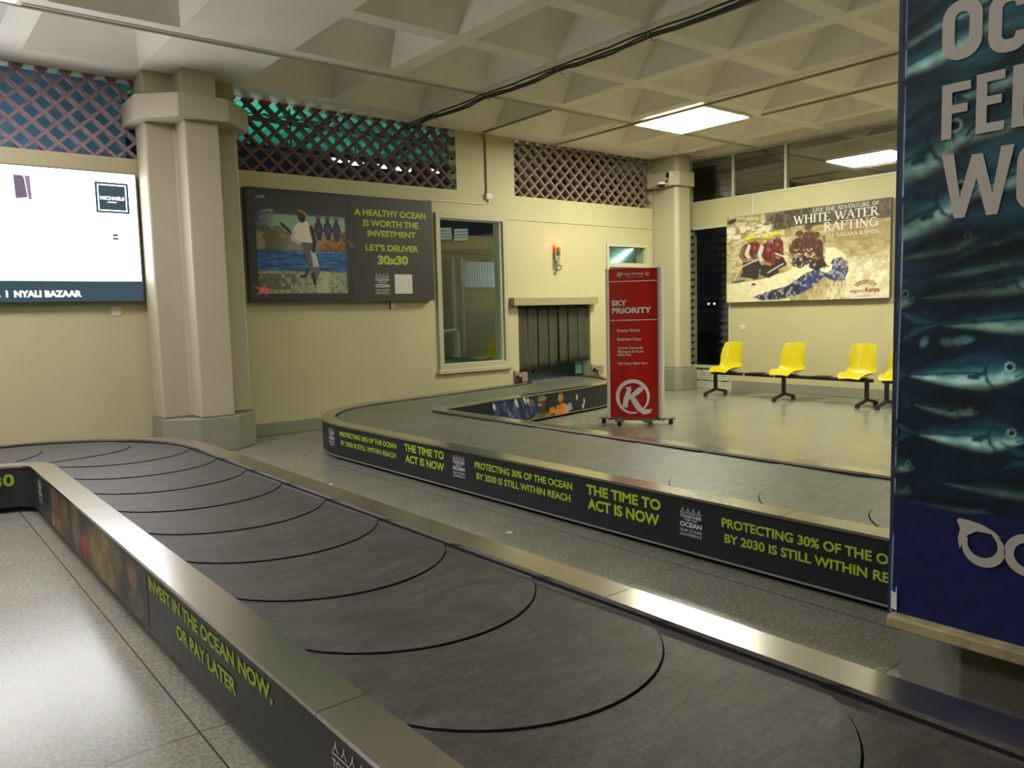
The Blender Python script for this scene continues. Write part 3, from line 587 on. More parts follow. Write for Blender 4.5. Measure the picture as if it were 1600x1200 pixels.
def conveyor(name, label, T, belt, skirt, steel, s0, s1, off, step, sgn, joints, strip_metal=False):
    root = empty(name, (*T.at(s0 + 1, .5), 0), label, 'conveyor')
    S = [q for q in T.s if s0 <= q <= s1]
    def ribbon(mb, f0, f1, z0, z1, SS, mi=0):      # closed section swept along the track
        V = []; n_ = len(SS)
        for q in SS:
            w_ = T.width(q); a = T.at(q, f0(w_)); b = T.at(q, f1(w_)); V += [(*a, z0), (*b, z0), (*b, z1), (*a, z1)]
        F = [(4 * i + k, 4 * i + (k + 1) % 4, 4 * i + 4 + (k + 1) % 4, 4 * i + 4 + k) for i in range(n_ - 1) for k in range(4)] + [(0, 3, 2, 1), tuple(4 * (n_ - 1) + k for k in range(4))]
        mb.add(V, F, mi)
    sides = {'L': (lambda d: (lambda w_: d / w_)), 'R': (lambda d: (lambda w_: 1 - d / w_))}
    for sd in 'LR':
        g = sides[sd]
        mb = MB(); ribbon(mb, g(.012), g(.028), .045, ZT - .012, S); mb.build('skirt_panel', skirt, root)
        mb = MB(); ribbon(mb, g(.075), g(.10), 0, .05, S); mb.build('recessed_kick', M_KICK, root)
        if strip_metal: mb = MB(); ribbon(mb, g(.008), g(.03), .036, .046, S); mb.build('foot_strip', mat('dull_strip', (.26, .25, .21), .5), root)
        cuts = [s0] + [j for j in joints[sd] if s0 < j < s1] + [s1]
        for a, b in zip(cuts[:-1], cuts[1:]):
            SS = [a + .002] + [q for q in S if a + .004 < q < b - .004] + [b - .002]
            mb = MB(); ribbon(mb, g(.0), g(.158), ZT - .016, ZT, SS); mb.build('steel_trim', steel, root)
    mb = MB(); ribbon(mb, lambda w_: .15 / w_, lambda w_: 1 - .15 / w_, .30, .334, S); mb.build('belt_bed', M_SEAM, root)
    for sd in 'LR':
        g = sides[sd]; mb = MB(); ribbon(mb, g(.146), g(.157), .30, ZT - .017, S); mb.build('inner_guide', M_SEAM, root)
    NU, NV = 21, 7; half = .55
    k0 = math.floor((s0 - off) / step) - 1; k1 = math.ceil((s1 - off) / step) + 1
    for k in range(k0, k1):
        V = []; F = []; MI = []
        base = off + k * step
        for j in range(NV):
            for i in range(NU):
                x = (2 * i / (NU - 1) - 1) * half; g_ = .62 - math.sqrt(.62 ** 2 - x * x)
                v = j / (NV - 1); qq = base + (.004 + v * (step - .008)) * 1.0
                q = qq + sgn * g_; w_ = T.width(min(max(q, s0), s1)); fr = (.165 + (w_ - .33) * i / (NU - 1)) / w_
                q = min(max(q, s0), s1); lift = (1 - v) if sgn > 0 else v
                V.append((*T.at(q, fr), .350 + .006 * lift))
        n_ = NU * NV
        if len({round(p[0], 3) for p in V}) < 3 and len({round(p[1], 3) for p in V}) < 3: continue
        for j in range(NV - 1):
            for i in range(NU - 1): F.append((j * NU + i, j * NU + i + 1, (j + 1) * NU + i + 1, (j + 1) * NU + i))
        MI = [0] * len(F)
        edge = [i for i in range(NU)] + [j * NU + NU - 1 for j in range(1, NV)] + [(NV - 1) * NU + i for i in range(NU - 2, -1, -1)] + [j * NU for j in range(NV - 2, 0, -1)]
        ne = len(edge); V2 = V + [V[a] for a in edge] + [(V[a][0], V[a][1], V[a][2] - .010) for a in edge]
        for a in range(ne): b = (a + 1) % ne; F.append((n_ + a, n_ + ne + a, n_ + ne + b, n_ + b)); MI.append(1)
        area = sum(abs((V[f[2]][0] - V[f[0]][0]) * (V[f[3]][1] - V[f[1]][1]) - (V[f[2]][1] - V[f[0]][1]) * (V[f[3]][0] - V[f[1]][0])) / 2 for f in F[:(NU - 1) * (NV - 1)])
        if area < .05: continue
        mb = MB(); mb.v = V2; mb.f = F; mb.m = MI
        o = mb.build('belt_plate', [belt, M_SEAM], root)
        for p in o.data.polygons: p.use_smooth = p.material_index == 0
    return root
# near conveyor: straight along the hall, turning away to the side in front of the lit screen
L1 = [(.9, y) for y in np.arange(-2.6, 7.1, .25)] + arc(.70, 7.15, .20, .20, 0, 90, 14) + [(x, 7.35) for x in np.arange(.4, -4, -.3)]
R1 = [(2.305, y) for y in np.arange(-2.6, 7.1, .25)] + arc(.65, 7.2, 1.655, 1.655, 0, 90, 14) + [(x, 8.855) for x in np.arange(.4, -4, -.3)]
T1 = Track(L1, R1); Y2S1 = lambda y: y + 2.6
conv1 = conveyor('baggage_conveyor', 'near baggage conveyor with black crescent plates and steel rims, INVEST IN THE OCEAN slogan', T1, M_BELT, M_SKIRT, M_STEEL, 0, T1.s[-1],
                 Y2S1(2.2), .668, 1, {'L': [Y2S1(-1.24), Y2S1(2.03), Y2S1(5.31)], 'R': [Y2S1(-1.2), Y2S1(2.1), Y2S1(5.39)]})
# far conveyor: out of the hatch, round a tight bend, then along the hall
ang = np.radians(np.linspace(0, 80, 15))
L2 = [(3.69, y) for y in np.arange(-2.6, 7.3, .25)] + [(5.40 - 1.71 * math.cos(a), 7.45 + 1.71 * math.sin(a)) for a in ang]
R2 = [(5.20, y) for y in np.arange(-2.6, 7.3, .25)] + [(5.36 - .16 * math.cos(a), 7.60 + .16 * math.sin(a)) for a in ang]
LA = [L2[-1], (5.9, 9.27), (6.7, 9.41), (7.4, 9.53), (7.85, 9.60), (8.05, 9.66), (8.13, 9.80), (8.15, 10.0), (8.15, 10.3), (8.08, 10.7), (7.9, 11.1)]
RA = [R2[-1], (6.1, 7.90), (7.0, 8.05), (7.85, 8.20), (8.50, 8.33), (8.98, 8.52), (9.35, 8.84), (9.57, 9.25), (9.66, 9.75), (9.62, 10.5), (9.4, 11.3)]
L2 += [tuple(p) for p in spline(LA, 6)][1:]; R2 += [tuple(p) for p in spline(RA, 6)][1:]
T2 = Track(L2, R2); Y2S2 = lambda y: y + 2.6
conv2 = conveyor('baggage_conveyor', 'far baggage conveyor curving out of the curtained hatch, THE TIME TO ACT IS NOW slogans', T2, M_BELT2, M_SKIRT2, M_STEEL2, 0, T2.s[-1],
                 Y2S2(2.79 - .0), .68, -1, {'L': [Y2S2(-1), Y2S2(2.3), Y2S2(5.6), 10.9], 'R': [Y2S2(-1), Y2S2(2.3), Y2S2(5.6), 10.9]}, True)
# slogans on the skirts
def skirt_map(T, side, a0):
    """text x runs towards the viewer's right along the edge"""
    return lambda x, z: (*T.side(side, a0 - x, -.009), z)
def ocean_logo(mb, x0, x1, z0, z1, f, mi):
    w_ = x1 - x0; h = z1 - z0; Z = lambda t: z0 + h * t
    for k in range(4):
        cx_ = x0 + w_ * (.12 + .25 * k); stroke(mb, [(cx_ - w_ * .07, Z(.86)), (cx_, Z(.94)), (cx_ + w_ * .08, Z(.86))], w_ * .022, f, mi); stroke(mb, [(cx_, Z(.94)), (cx_ + w_ * .02, Z(1.0))], w_ * .03, f, mi)
    stroke(mb, [(x0, Z(.82)), (x1, Z(.82))], h * .02, f, mi)
    fit_text(mb, 'TOGETHER', (x0, Z(.64), x1, Z(.76)), f, .02, mi=mi); fit_text(mb, 'FOR THE', (x0 + w_ * .22, Z(.54), x1 - w_ * .22, Z(.61)), f, .015, mi=mi)
    fit_text(mb, 'OCEAN', (x0, Z(.33), x1, Z(.50)), f, .03, mi=mi); fit_text(mb, 'OUR OCEAN', (x0, Z(.16), x1, Z(.26)), f, .0, mi=mi); fit_text(mb, 'CONFERENCE', (x0, Z(.02), x1, Z(.11)), f, .0, mi=mi)
f1 = skirt_map(T1, 'L', Y2S1(0))       # x = -y on the straight
def line_of(parent, s_, box, f, bold=.03, m=None, label=None, name='slogan_lettering'):
    mb = MB(); fit_text(mb, s_, box, f, bold); o = mb.build(name, m or M_LIME, parent); o['label'] = label or 'printed words ' + s_; return o
line_of(conv1, 'INVEST IN THE OCEAN NOW,', (-3.83, .255, -2.38, .325), f1, .034); line_of(conv1, 'OR PAY LATER', (-3.42, .160, -2.72, .222), f1, .034)
aL = float(T1.sl[np.argmin(np.abs(T1.L[:, 0] - .70) + 5 * (T1.L[:, 1] < 7.3))])
f1b = lambda x, z: (x, 7.35 - .004 + .012, z)
aC = float(T1.sl[len(np.arange(-2.6, 7.1, .25)) + 14]); line_of(conv1, '30x30', (-.27, .215, .10, .315), skirt_map(T1, 'L', aC), .03)
def logo_at(parent, *a):
    mb = MB(); ocean_logo(mb, *a, 0); o = mb.build('ocean_logo', M_WHITEP, parent); o['label'] = 'white conference logo'; return o
logo_at(conv1, -1.96, -1.76, .10, .33, f1); logo_at(conv1, -6.95, -6.78, .14, .32, f1)
f2 = skirt_map(T2, 'L', Y2S2(0))
for k in range(3):
    if k == 0:
        line_of(conv2, 'PROTECTING 30% OF THE OCEAN', (-7.42, .262, -6.28, .312), f2, .028); line_of(conv2, 'BY 2030 IS STILL WITHIN REACH', (-7.40, .170, -6.30, .220), f2, .028)
        line_of(conv2, 'THE TIME TO', (-6.14, .262, -5.50, .332), f2, .034); line_of(conv2, 'ACT IS NOW', (-6.13, .160, -5.50, .232), f2, .034)
        logo_at(conv2, -5.37, -5.20, .14, .325, f2); logo_at(conv2, -7.72, -7.56, .14, .325, f2)
    elif k == 1:
        line_of(conv2, 'PROTECTING 30% OF THE OCEAN', (-5.06, .255, -3.92, .308), f2, .028); line_of(conv2, 'BY 2030 IS STILL WITHIN REACH', (-5.04, .167, -3.94, .220), f2, .028)
        line_of(conv2, 'THE TIME TO', (-3.78, .252, -3.13, .322), f2, .034); line_of(conv2, 'ACT IS NOW', (-3.77, .152, -3.14, .226), f2, .034)
        logo_at(conv2, -2.98, -2.82, .135, .31, f2)
    else:
        line_of(conv2, 'PROTECTING 30% OF THE OCEAN', (-2.68, .243, -1.53, .297), f2, .028); line_of(conv2, 'BY 2030 IS STILL WITHIN REACH', (-2.66, .155, -1.56, .208), f2, .028)
# coral picture printed on the near skirt
ca = Canvas(0, .05, 2.55, .355, 300, 44, C(46, 46, 47)); nz = ca.noise(9, 16, 4, 5); nf = ca.noise(40, 40, 3, 8)
def blob(cx_, cy_, rx, ry, col, rot=0, al=.8): ca.ell(cx_, cy_, rx, ry, col, rot, .6, al)
blob(.20, .20, .17, .22, C(120, 84, 56), 20); blob(.52, .24, .15, .18, C(112, 82, 60), -10); blob(.9, .22, .12, .22, C(110, 92, 66), 10); blob(1.15, .16, .12, .09, C(150, 44, 56), 30, .9)
blob(1.60, .18, .33, .24, C(124, 108, 72), 0, .9); blob(1.95, .26, .14, .08, C(92, 84, 66)); blob(2.28, .26, .12, .08, C(104, 84, 70), 0, .7); blob(2.32, .13, .14, .07, C(92, 100, 84), 0, .6)
ca.c *= (.62 + .7 * nz)[..., None] * (.75 + .5 * nf)[..., None]
for k in range(26): ca.ell(2.28 + .09 * math.cos(k * 2.4) * (k / 26) ** .5, .24 + .06 * math.sin(k * 2.4) * (k / 26) ** .5, .012, .012, C(150, 110, 92), al=.7)
ca.ell(2.33, .12, .13, .06, C(104, 108, 96), al=.5); ca.ell(2.33, .12, .11, .045, C(54, 54, 54), al=.7)
ca.poly([(.02, .06), (.10, .06), (.06, .15), (.03, .16)], C(150, 142, 130))
o = ca.sheet('reef_picture', lambda x, z: (*T1.side('L', Y2S1(6.42 - x), -.0105), z), M_PRINT, conv1); o['label'] = 'printed coral reef picture'
# crowd picture on the inner skirt of the far conveyor
iR = lambda x: float(np.interp(x, T2.R[60:, 0], T2.sr[60:]))
cb_ = Canvas(5.6, .05, 8.55, .36, 330, 46, C(24, 26, 30)); nz = cb_.noise(8, 20, 3, 2)
cb_.poly([(6.0, .05), (6.08, .36), (7.0, .36), (7.05, .05)], C(26, 34, 66)); rr = random.Random(4)
for k in range(60):
    x_, z_ = rr.uniform(6.0, 7.0), rr.uniform(.05, .36); cb_.ell(x_, z_, .02, .07, C(*(rr.choice([(60, 78, 120), (40, 54, 96), (90, 104, 140), (20, 24, 50)]))), rot=rr.uniform(10, 40), soft=.6, al=.8)
for x_, z_, l_ in ((6.12, .30, .05), (6.2, .09, .09), (6.33, .08, .07), (6.55, .31, .08), (6.72, .33, .07), (6.8, .29, .06)): cb_.ell(x_, z_, .025, l_, C(190, 200, 196), rot=25, soft=.5)
cb_.poly([(6.80, .24), (6.9, .24), (6.9, .31), (6.80, .31)], C(120, 96, 44)); cb_.poly([(6.83, .26), (6.87, .26), (6.87, .29), (6.83, .29)], C(30, 26, 22))
cb_.poly([(6.84, .05), (6.95, .10), (7.10, .13), (7.25, .09), (7.3, .05)], C(112, 98, 50)); cb_.poly([(7.02, .10), (7.04, .2), (7.14, .2), (7.16, .10)], C(64, 46, 36))
cb_.ell(7.07, .255, .085, .085, C(82, 62, 48)); cb_.ell(7.02, .25, .03, .04, C(120, 94, 70), al=.6); cb_.ell(7.08, .31, .10, .04, C(130, 122, 104), al=.9)
cb_.ell(7.03, .225, .035, .01, C(190, 170, 150)); cb_.ell(7.01, .27, .014, .008, C(20, 16, 14)); cb_.ell(7.08, .27, .014, .008, C(20, 16, 14))
cb_.poly([(7.35, .05), (7.40, .17), (7.55, .2), (7.66, .16), (7.7, .05)], C(170, 104, 40)); cb_.ell(7.30, .12, .07, .05, C(168, 106, 34)); cb_.ell(7.50, .28, .06, .07, C(140, 92, 64)); cb_.ell(7.47, .27, .02, .05, C(170, 120, 90), al=.6)
cb_.poly([(7.62, .08), (7.68, .19), (7.75, .17), (7.77, .08)], C(120, 136, 160))
for x_, z_ in ((7.88, .25), (8.06, .17), (8.03, .1)): cb_.ell(x_, z_, .02, .045, C(170, 176, 180), rot=10, soft=.5)
cb_.c *= (.75 + .5 * nz)[..., None]
cb_.blur(1); o = cb_.sheet('people_picture', lambda x, z: (*T2.side('R', iR(x), -.0105), z), M_PRINT, conv2); o['label'] = 'printed picture of two people among blue fish'

# ================================================================== CEILING FITTINGS
def panel_light(x0, y0, x1, y1, spec_, label, mname):
    t = empty('ceiling_light', ((x0 + x1) / 2, (y0 + y1) / 2, ZC), label, 'light', 'square light panels set in the waffle ceiling')
    mb = MB(); frame_rect(mb, x0 - .05, y0 - .05, x1 + .05, y1 + .05, .05, lambda m, a, c, b, d: m.box((a, c, ZC - .028), (b, d, ZC + .02)))
    mb.build('frame', M_PLASTICW, t)
    MB().box((x0, y0, ZC - .032), (x1, y1, ZC + .0)).build('diffuser', emitter(mname, *spec_), t)
panel_light(8.95, 6.77, 9.98, 7.97, PANEL_WARM, 'bright square ceiling panel above the red sign and yellow chairs', 'panel_light_warm')
panel_light(8.95, 2.84, 9.98, 3.88, PANEL_WARM, 'lit ceiling panel over the waiting area, hidden behind the fish banner', 'panel_light_warm')
panel_light(.03, 6.72, 1.15, 7.90, PANEL_COOL, 'lit ceiling panel over the near conveyor bend by the screen', 'panel_light_cool')
panel_light(-2.52, 6.72, -1.50, 7.78, PANEL_COOL, 'added fill panel beyond the screen end of the hall', 'panel_light_cool')  # unseen panel added for fill at the screen end
for x_, y_, lab in ((.07, 2.84, 'added fill panel over the start of the near conveyor'), (-2.5, 1.54, 'added fill panel on the entrance side of the hall'), (.07, -3.66, 'added fill panel over the hall, by the front wall'), (4.95, -3.66, 'added fill panel by the front wall, beyond the near column')):
    panel_light(x_, y_, x_ + 1.02, y_ + 1.02, PANEL_FILL, lab, 'panel_fill_hall')  # unseen panels added to lift the ambient light
tag(MB().tube([(-3, 7.98, ZC - .02), (4.0, 7.985, ZC - .02), (12.05, 8.0, ZC - .02)], .014, 8).build('conduit', mat('pale_conduit', (.46, .43, .36), .5)), 'long conduit along the ceiling parallel to the screen wall', 'conduit')
tag(MB().tube([(8.80, 9.72, ZC - .05), (8.80, 2.0, ZC - .05)], .016, 8).build('conduit', M_CONDUIT), 'ceiling conduit running past one edge of the square light panel', 'conduit')
tag(MB().tube([(10.06, 6.6, ZC - .02), (10.06, 2.0, ZC - .02)], .014, 8).build('conduit', M_CONDUIT), 'ceiling conduit leaving the square light panel towards the fish banner', 'conduit')
t = empty('conduit', (7.5, YW, 3.3), 'conduit dropping from the ceiling down the wall to a small junction box', 'conduit')
MB().tube([(7.345, 8.05, ZC - .02), (7.37, 9.6, ZC - .02), (7.45, YW - .03, ZC - .03), (7.5, YW - .015, ZC - .08), (7.5, YW - .015, 3.33)], .014, 8).build('conduit_pipe', M_CONDUIT, t)
MB().box((7.47, YW - .05, 3.235), (7.58, YW, 3.325)).build('junction_box', M_PLASTICW, t, bevel=.006)
MB().tube([(7.53, YW - .02, 3.24), (7.53, YW - .02, 3.19), (7.50, YW - .015, 3.165), (7.42, YW - .012, 3.16), (6.42, YW - .012, 3.155)], .010, 8).build('sign_feed_pipe', M_PLASTICW, t)
# bundle of black cables tied under the ribs
t = empty('cable_bundle', (6.08, 6.5, ZC), 'bundle of black cables tied under the ceiling ribs', 'cable')
rr = random.Random(5)
for k in range(3):
    pts = [(6.08 + (k - 1) * .03 + rr.uniform(-.012, .012), y, ZC - .05 - k * .012 - .03 * abs(math.sin((y - 7.85) / 1.3 * math.pi)) * (1 if k else .4)) for y in np.linspace(9.74, 2.6, 44)]
    MB().tube(pts, .011 if k < 2 else .014, 6).build('cable', M_CABLE, t)
for y in (9.0, 8.3, 7.85, 7.0, 6.55, 5.9, 5.25):
    MB().tube([(6.12, y, ZC - .005), (6.08, y, ZC - .075), (6.04, y, ZC - .005)], .005, 5).build('cable_tie', M_PLASTICW, t)
    MB().tube([(6.08, y, ZC - .07), (6.10, y - .03, ZC - .12), (6.13, y - .04, ZC - .13)], .004, 5).build('tie_tail', M_CABLE, t)
tag(MB().tube([(6.30, 4.68, ZC - .02), (6.32, 2.4, ZC - .02)], .02, 8).build('conduit', M_CONDUIT), 'pale ceiling conduit beside the black cable bundle', 'conduit')

# ================================================================== SIGNS ON THE LONG WALL
FY = 9.63
pl = lambda y: (lambda x, z: (x, y, z))
# lit screen
sc_ = empty('wall_screen', (1.0, FY, 1.73), 'bright white backlit screen with NYALI BAZAAR footer on the back wall', 'screen')
MB().box((-.55, FY + .004, 1.725), (2.455, YW - .002, 3.155)).build('screen_case', mat('screen_case_grey', (.09, .09, .10), .5), sc_, bevel=.006)
MB().box((-.53, FY - .002, 1.957), (2.435, FY + .004, 3.14)).build('lit_face', emitter('screen_white', (.97, .98, 1.0), SCREEN_POWER), sc_)
MB().box((-.53, FY - .002, 1.735), (2.435, FY + .004, 1.957)).build('footer_band', emitter('screen_slate', (.040, .070, .090), 1), sc_)
m_scw = emitter('screen_text_white', (.95, .97, 1), 1.6); m_scd = emitter('screen_tile_slate', (.045, .075, .085), 1)
line_of(sc_, 'L  I  NYALI BAZAAR', (1.02, 1.785, 1.815, 1.855), pl(FY - .004), .05, m_scw, 'white words NYALI BAZAAR', 'footer_lettering')
q = MB(); stroke(q, [(2.03, 2.715), (2.345, 2.715), (2.345, 3.025), (2.03, 3.025)], .024, pl(FY - .007), closed=True); q.build('tile_outline', m_scd, sc_)
MB().box((2.052, FY - .009, 2.737), (2.323, FY - .003, 3.003)).build('logo_tile', m_scd, sc_)
line_of(sc_, 'MICHAELS', (2.065, 2.845, 2.31, 2.885), pl(FY - .012), .05, m_scw, 'white word MICHAELS', 'tile_lettering')
q = MB()
for k in range(8): stroke(q, [(2.135 + k * .012, 2.815), (2.143 + k * .012, 2.829)], .006, pl(FY - .012))
q.build('tile_small_print', m_scw, sc_)
q = MB(); stroke(q, [(2.165, 2.462), (2.222, 2.462)], .028, pl(FY - .006)); stroke(q, [(2.165, 2.425), (2.222, 2.425)], .028, pl(FY - .006)); q.build('small_mark', emitter('screen_grey', (.10, .10, .12), 1), sc_)
m_bk = emitter('screen_booklet', (.155, .125, .165), 1); m_bk2 = emitter('screen_booklet_pale', (.26, .20, .28), 1)
q = MB(); q.add([(1.262, FY - .005, 3.045), (1.345, FY - .005, 3.045), (1.36, FY - .005, 3.02), (1.38, FY - .005, 2.82), (1.27, FY - .005, 2.80)], [(0, 1, 2, 3, 4)]); q.build('pictured_booklet', m_bk, sc_)
q = MB(); q.add([(1.362, FY - .006, 3.045), (1.412, FY - .006, 3.045), (1.418, FY - .006, 2.80), (1.385, FY - .006, 2.80)], [(0, 1, 2, 3)]); q.build('pictured_spine', m_bk2, sc_)

# ocean poster
op = empty('ocean_poster', (5.05, FY, 1.70), 'charcoal poster box with fisherman picture, A HEALTHY OCEAN IS WORTH THE INVESTMENT', 'poster')
MB().box((3.69, FY + .002, 1.70), (6.41, YW - .002, 3.12)).build('poster_case', M_SIGNEDGE, op, bevel=.005)
c = Canvas(3.69, 1.70, 6.41, 3.12, 420, 224, C(58, 52, 51)); nz = c.noise(7, 7, 5, 1); nf = c.noise(30, 30, 4, 2)
W_ = lambda x0, x1, y0, y1: ((c.X > x0) & (c.X < x1) & (c.Y > y0) & (c.Y < y1)).astype(float)
x0, x1 = 3.80, 5.02
c.put(W_(3.70, 5.10, 1.71, 3.11), C(44, 44, 46))
c.put(np.clip((3.05 - c.Y) / .25, 0, 1) * W_(x0, x1, 2.80, 3.05) * .6, C(52, 58, 54))
c.put(W_(x0, x1, 2.58, 2.82) * np.clip((2.83 - c.Y) / .04, 0, 1) * np.clip((c.X - x0) / .35 + .25, 0, 1), C(112, 134, 120))
c.put(W_(x0, x1, 2.34, 2.6) * np.clip((2.62 - c.Y) / .07, 0, 1), C(116, 104, 86))
c.put(W_(x0, 4.25, 2.36, 2.66) * np.clip((4.3 - c.X) / .3, 0, 1) * .8 * (nz > .42), C(62, 62, 44))
c.put(W_(4.60, x1, 2.33, 2.60) * (c.Y < 2.36 + .28 * (c.X - 4.58) / .44 + .1 * (nz - .5)) * 1.0, C(124, 84, 42)); c.put(W_(4.60, x1, 2.33, 2.62) * (c.Y < 2.36 + .28 * (c.X - 4.58) / .44) * (nf > .55) * .7, C(62, 44, 28))
c.put(W_(x0, x1, 2.08, 2.36) * 1.0, C(36, 78, 118)); c.put(W_(x0, x1, 2.08, 2.36) * (c.noise(5, 42, 3, 9) > .52) * .55, C(20, 44, 84)); c.put(W_(x0, x1, 2.08, 2.36) * (c.noise(6, 50, 3, 11) > .62) * .5, C(84, 128, 156))
c.put(W_(x0, x1, 1.81, 2.10) * np.clip((2.11 - c.Y + .05 * (nz - .5)) / .03, 0, 1), C(124, 128, 104)); c.put(W_(x0, x1, 1.81, 2.09) * (nf > .52) * .6, C(84, 84, 66)); c.put(W_(x0, 4.42, 1.86, 2.06) * (nz > .44) * .6, C(54, 52, 44))
c.put(W_(4.55, 4.85, 1.81, 2.1) * (nz > .45) * .6, C(150, 156, 132))
# fisherman
c.line([(3.99, 2.37), (4.12, 2.62)], .014, C(90, 80, 66)); c.line([(4.13, 2.69), (4.30, 2.54), (4.44, 2.47)], .032, C(40, 32, 28))
c.poly([(4.38, 2.46), (4.54, 2.46), (4.60, 2.20), (4.64, 2.1), (4.56, 1.96), (4.50, 2.02), (4.46, 2.24)], C(84, 80, 84)); c.poly([(4.50, 2.36), (4.56, 2.38), (4.62, 2.16), (4.54, 2.15)], C(168, 170, 168)); c.line([(4.46, 2.12), (4.42, 2.03), (4.36, 2.03)], .035, C(38, 28, 24)); c.line([(4.53, 2.06), (4.55, 1.94)], .04, C(38, 28, 24))
for k in range(5): c.line([(4.40 + k * .03, 2.46), (4.47 + k * .03, 2.12)], .008, C(50, 46, 50), .7)
c.poly([(4.30, 2.66), (4.40, 2.74), (4.48, 2.73), (4.53, 2.66), (4.56, 2.48), (4.52, 2.46), (4.36, 2.47), (4.27, 2.52)], C(178, 172, 160)); c.line([(4.53, 2.66), (4.57, 2.48), (4.55, 2.36)], .05, C(44, 30, 24)); c.line([(4.29, 2.60), (4.27, 2.5), (4.36, 2.46)], .05, C(150, 146, 136))
c.ell(4.41, 2.79, .052, .075, C(40, 28, 22)); c.ell(4.415, 2.845, .07, .035, C(58, 52, 36), rot=-15); c.line([(4.37, 2.87), (4.45, 2.84), (4.48, 2.80)], .018, C(150, 144, 60))
for x_, dz in ((4.635, 0), (4.765, .0), (4.89, -.01)):
    c.poly([(x_ - .035, 2.72 + dz), (x_ + .035, 2.72 + dz), (x_ + .045, 2.60 + dz), (x_ + .03, 2.50 + dz), (x_ - .02, 2.50 + dz), (x_ - .045, 2.60 + dz)], C(40, 42, 56)); c.ell(x_, 2.745 + dz, .026, .034, C(34, 26, 24)); c.ell(x_, 2.79 + dz, .045, .020, C(74, 76, 62))
    c.line([(x_ - .035, 2.71 + dz), (x_ - .06, 2.61 + dz)], .022, C(36, 34, 42)); c.line([(x_ + .035, 2.71 + dz), (x_ + .055, 2.62 + dz)], .022, C(36, 34, 42)); c.ell(x_, 2.64 + dz, .025, .05, C(64, 62, 84), al=.6)
for x_, z_, rx in ((3.95, 2.835, .085), (3.87, 3.0, .06)): c.ell(x_, z_, rx, .022, C(126, 130, 132), rot=8, soft=.5); c.ell(x_ - .01, z_ - .01, rx * .7, .014, C(60, 64, 70), rot=8, soft=.5)
c.ell(3.84, 2.745, .055, .035, C(52, 52, 96), rot=10); c.ell(3.87, 2.755, .02, .02, C(120, 120, 150), al=.8)
c.ell(5.10, 2.45, .04, .02, C(96, 92, 90), rot=-40, soft=.5); c.ell(5.07, 2.50, .03, .01, C(110, 104, 100), soft=.5)
for k in range(5):
    a_ = math.radians(80 + 72 * k); c.poly([(3.85 + .14 * math.cos(a_), 1.855 + .10 * math.sin(a_)), (3.85 + .04 * math.cos(a_ + .7), 1.855 + .035 * math.sin(a_ + .7)), (3.85 + .04 * math.cos(a_ - .7), 1.855 + .035 * math.sin(a_ - .7))], C(164, 84, 74))
c.poly([(3.82, 1.80), (3.9, 1.83), (4.02, 1.825), (3.93, 1.88), (3.86, 1.9)], C(158, 80, 72)); c.ell(3.86, 1.855, .05, .03, C(180, 104, 92), al=.7)
c.blur(1); pic = W_(3.72, 5.06, 1.74, 3.08)[..., None]; c.c = c.c * (1 + .16 * pic); c.sheet('printed_face', pl(FY), M_PRINT, op, 1.15)
for s_, box in (('A HEALTHY OCEAN', (5.16, 2.855, 6.30, 2.945)), ('IS WORTH THE', (5.29, 2.715, 6.17, 2.805)), ('INVESTMENT', (5.35, 2.58, 6.12, 2.665)), ("LET'S DELIVER", (5.31, 2.385, 6.16, 2.475)), ('30x30', (5.49, 2.20, 5.98, 2.33))):
    line_of(op, s_, box, pl(FY - .003), .05 if s_ == '30x30' else .035)
logo_at(op, 5.44, 5.66, 1.79, 2.08, pl(FY - .003))
MB().box((5.75, FY - .003, 1.80), (6.035, FY, 2.07)).build('white_label', M_GREYP, op)
# whatever hangs below: feed cables and sockets
sk_ = empty('wall_socket', (5.76, YW, 1.6), 'small wall box with a black lead under the ocean poster', 'socket')
MB().box((5.73, YW - .03, 1.60), (5.80, YW, 1.68)).build('socket_box', M_PLASTICW, sk_); MB().tube([(5.72, YW - .02, 1.70), (5.72, YW - .02, 1.585)], .008, 6).build('lead', M_CABLE, sk_)
def socket(x, z, label):
    t = empty('wall_socket', (x, YW, z), label, 'socket')
    MB().box((x - .05, YW - .012, z - .05), (x + .05, YW, z + .05)).build('face_plate', M_PLASTICW, t, bevel=.004); MB().box((x - .03, YW - .016, z - .012), (x + .03, YW - .012, z + .02)).build('rocker', M_GREYP, t)
socket(2.17, 1.625, 'small cream wall socket under the lit screen')
t = empty('wall_socket', (XR, 8.31, 1.12), 'cream wall socket under the rafting poster above the bench', 'socket')
MB().box((XR - .012, 8.26, 1.07), (XR, 8.36, 1.17)).build('face_plate', M_PLASTICW, t, bevel=.004); MB().box((XR - .018, 8.285, 1.10), (XR - .012, 8.335, 1.14)).build('rocker', M_GREYP, t)

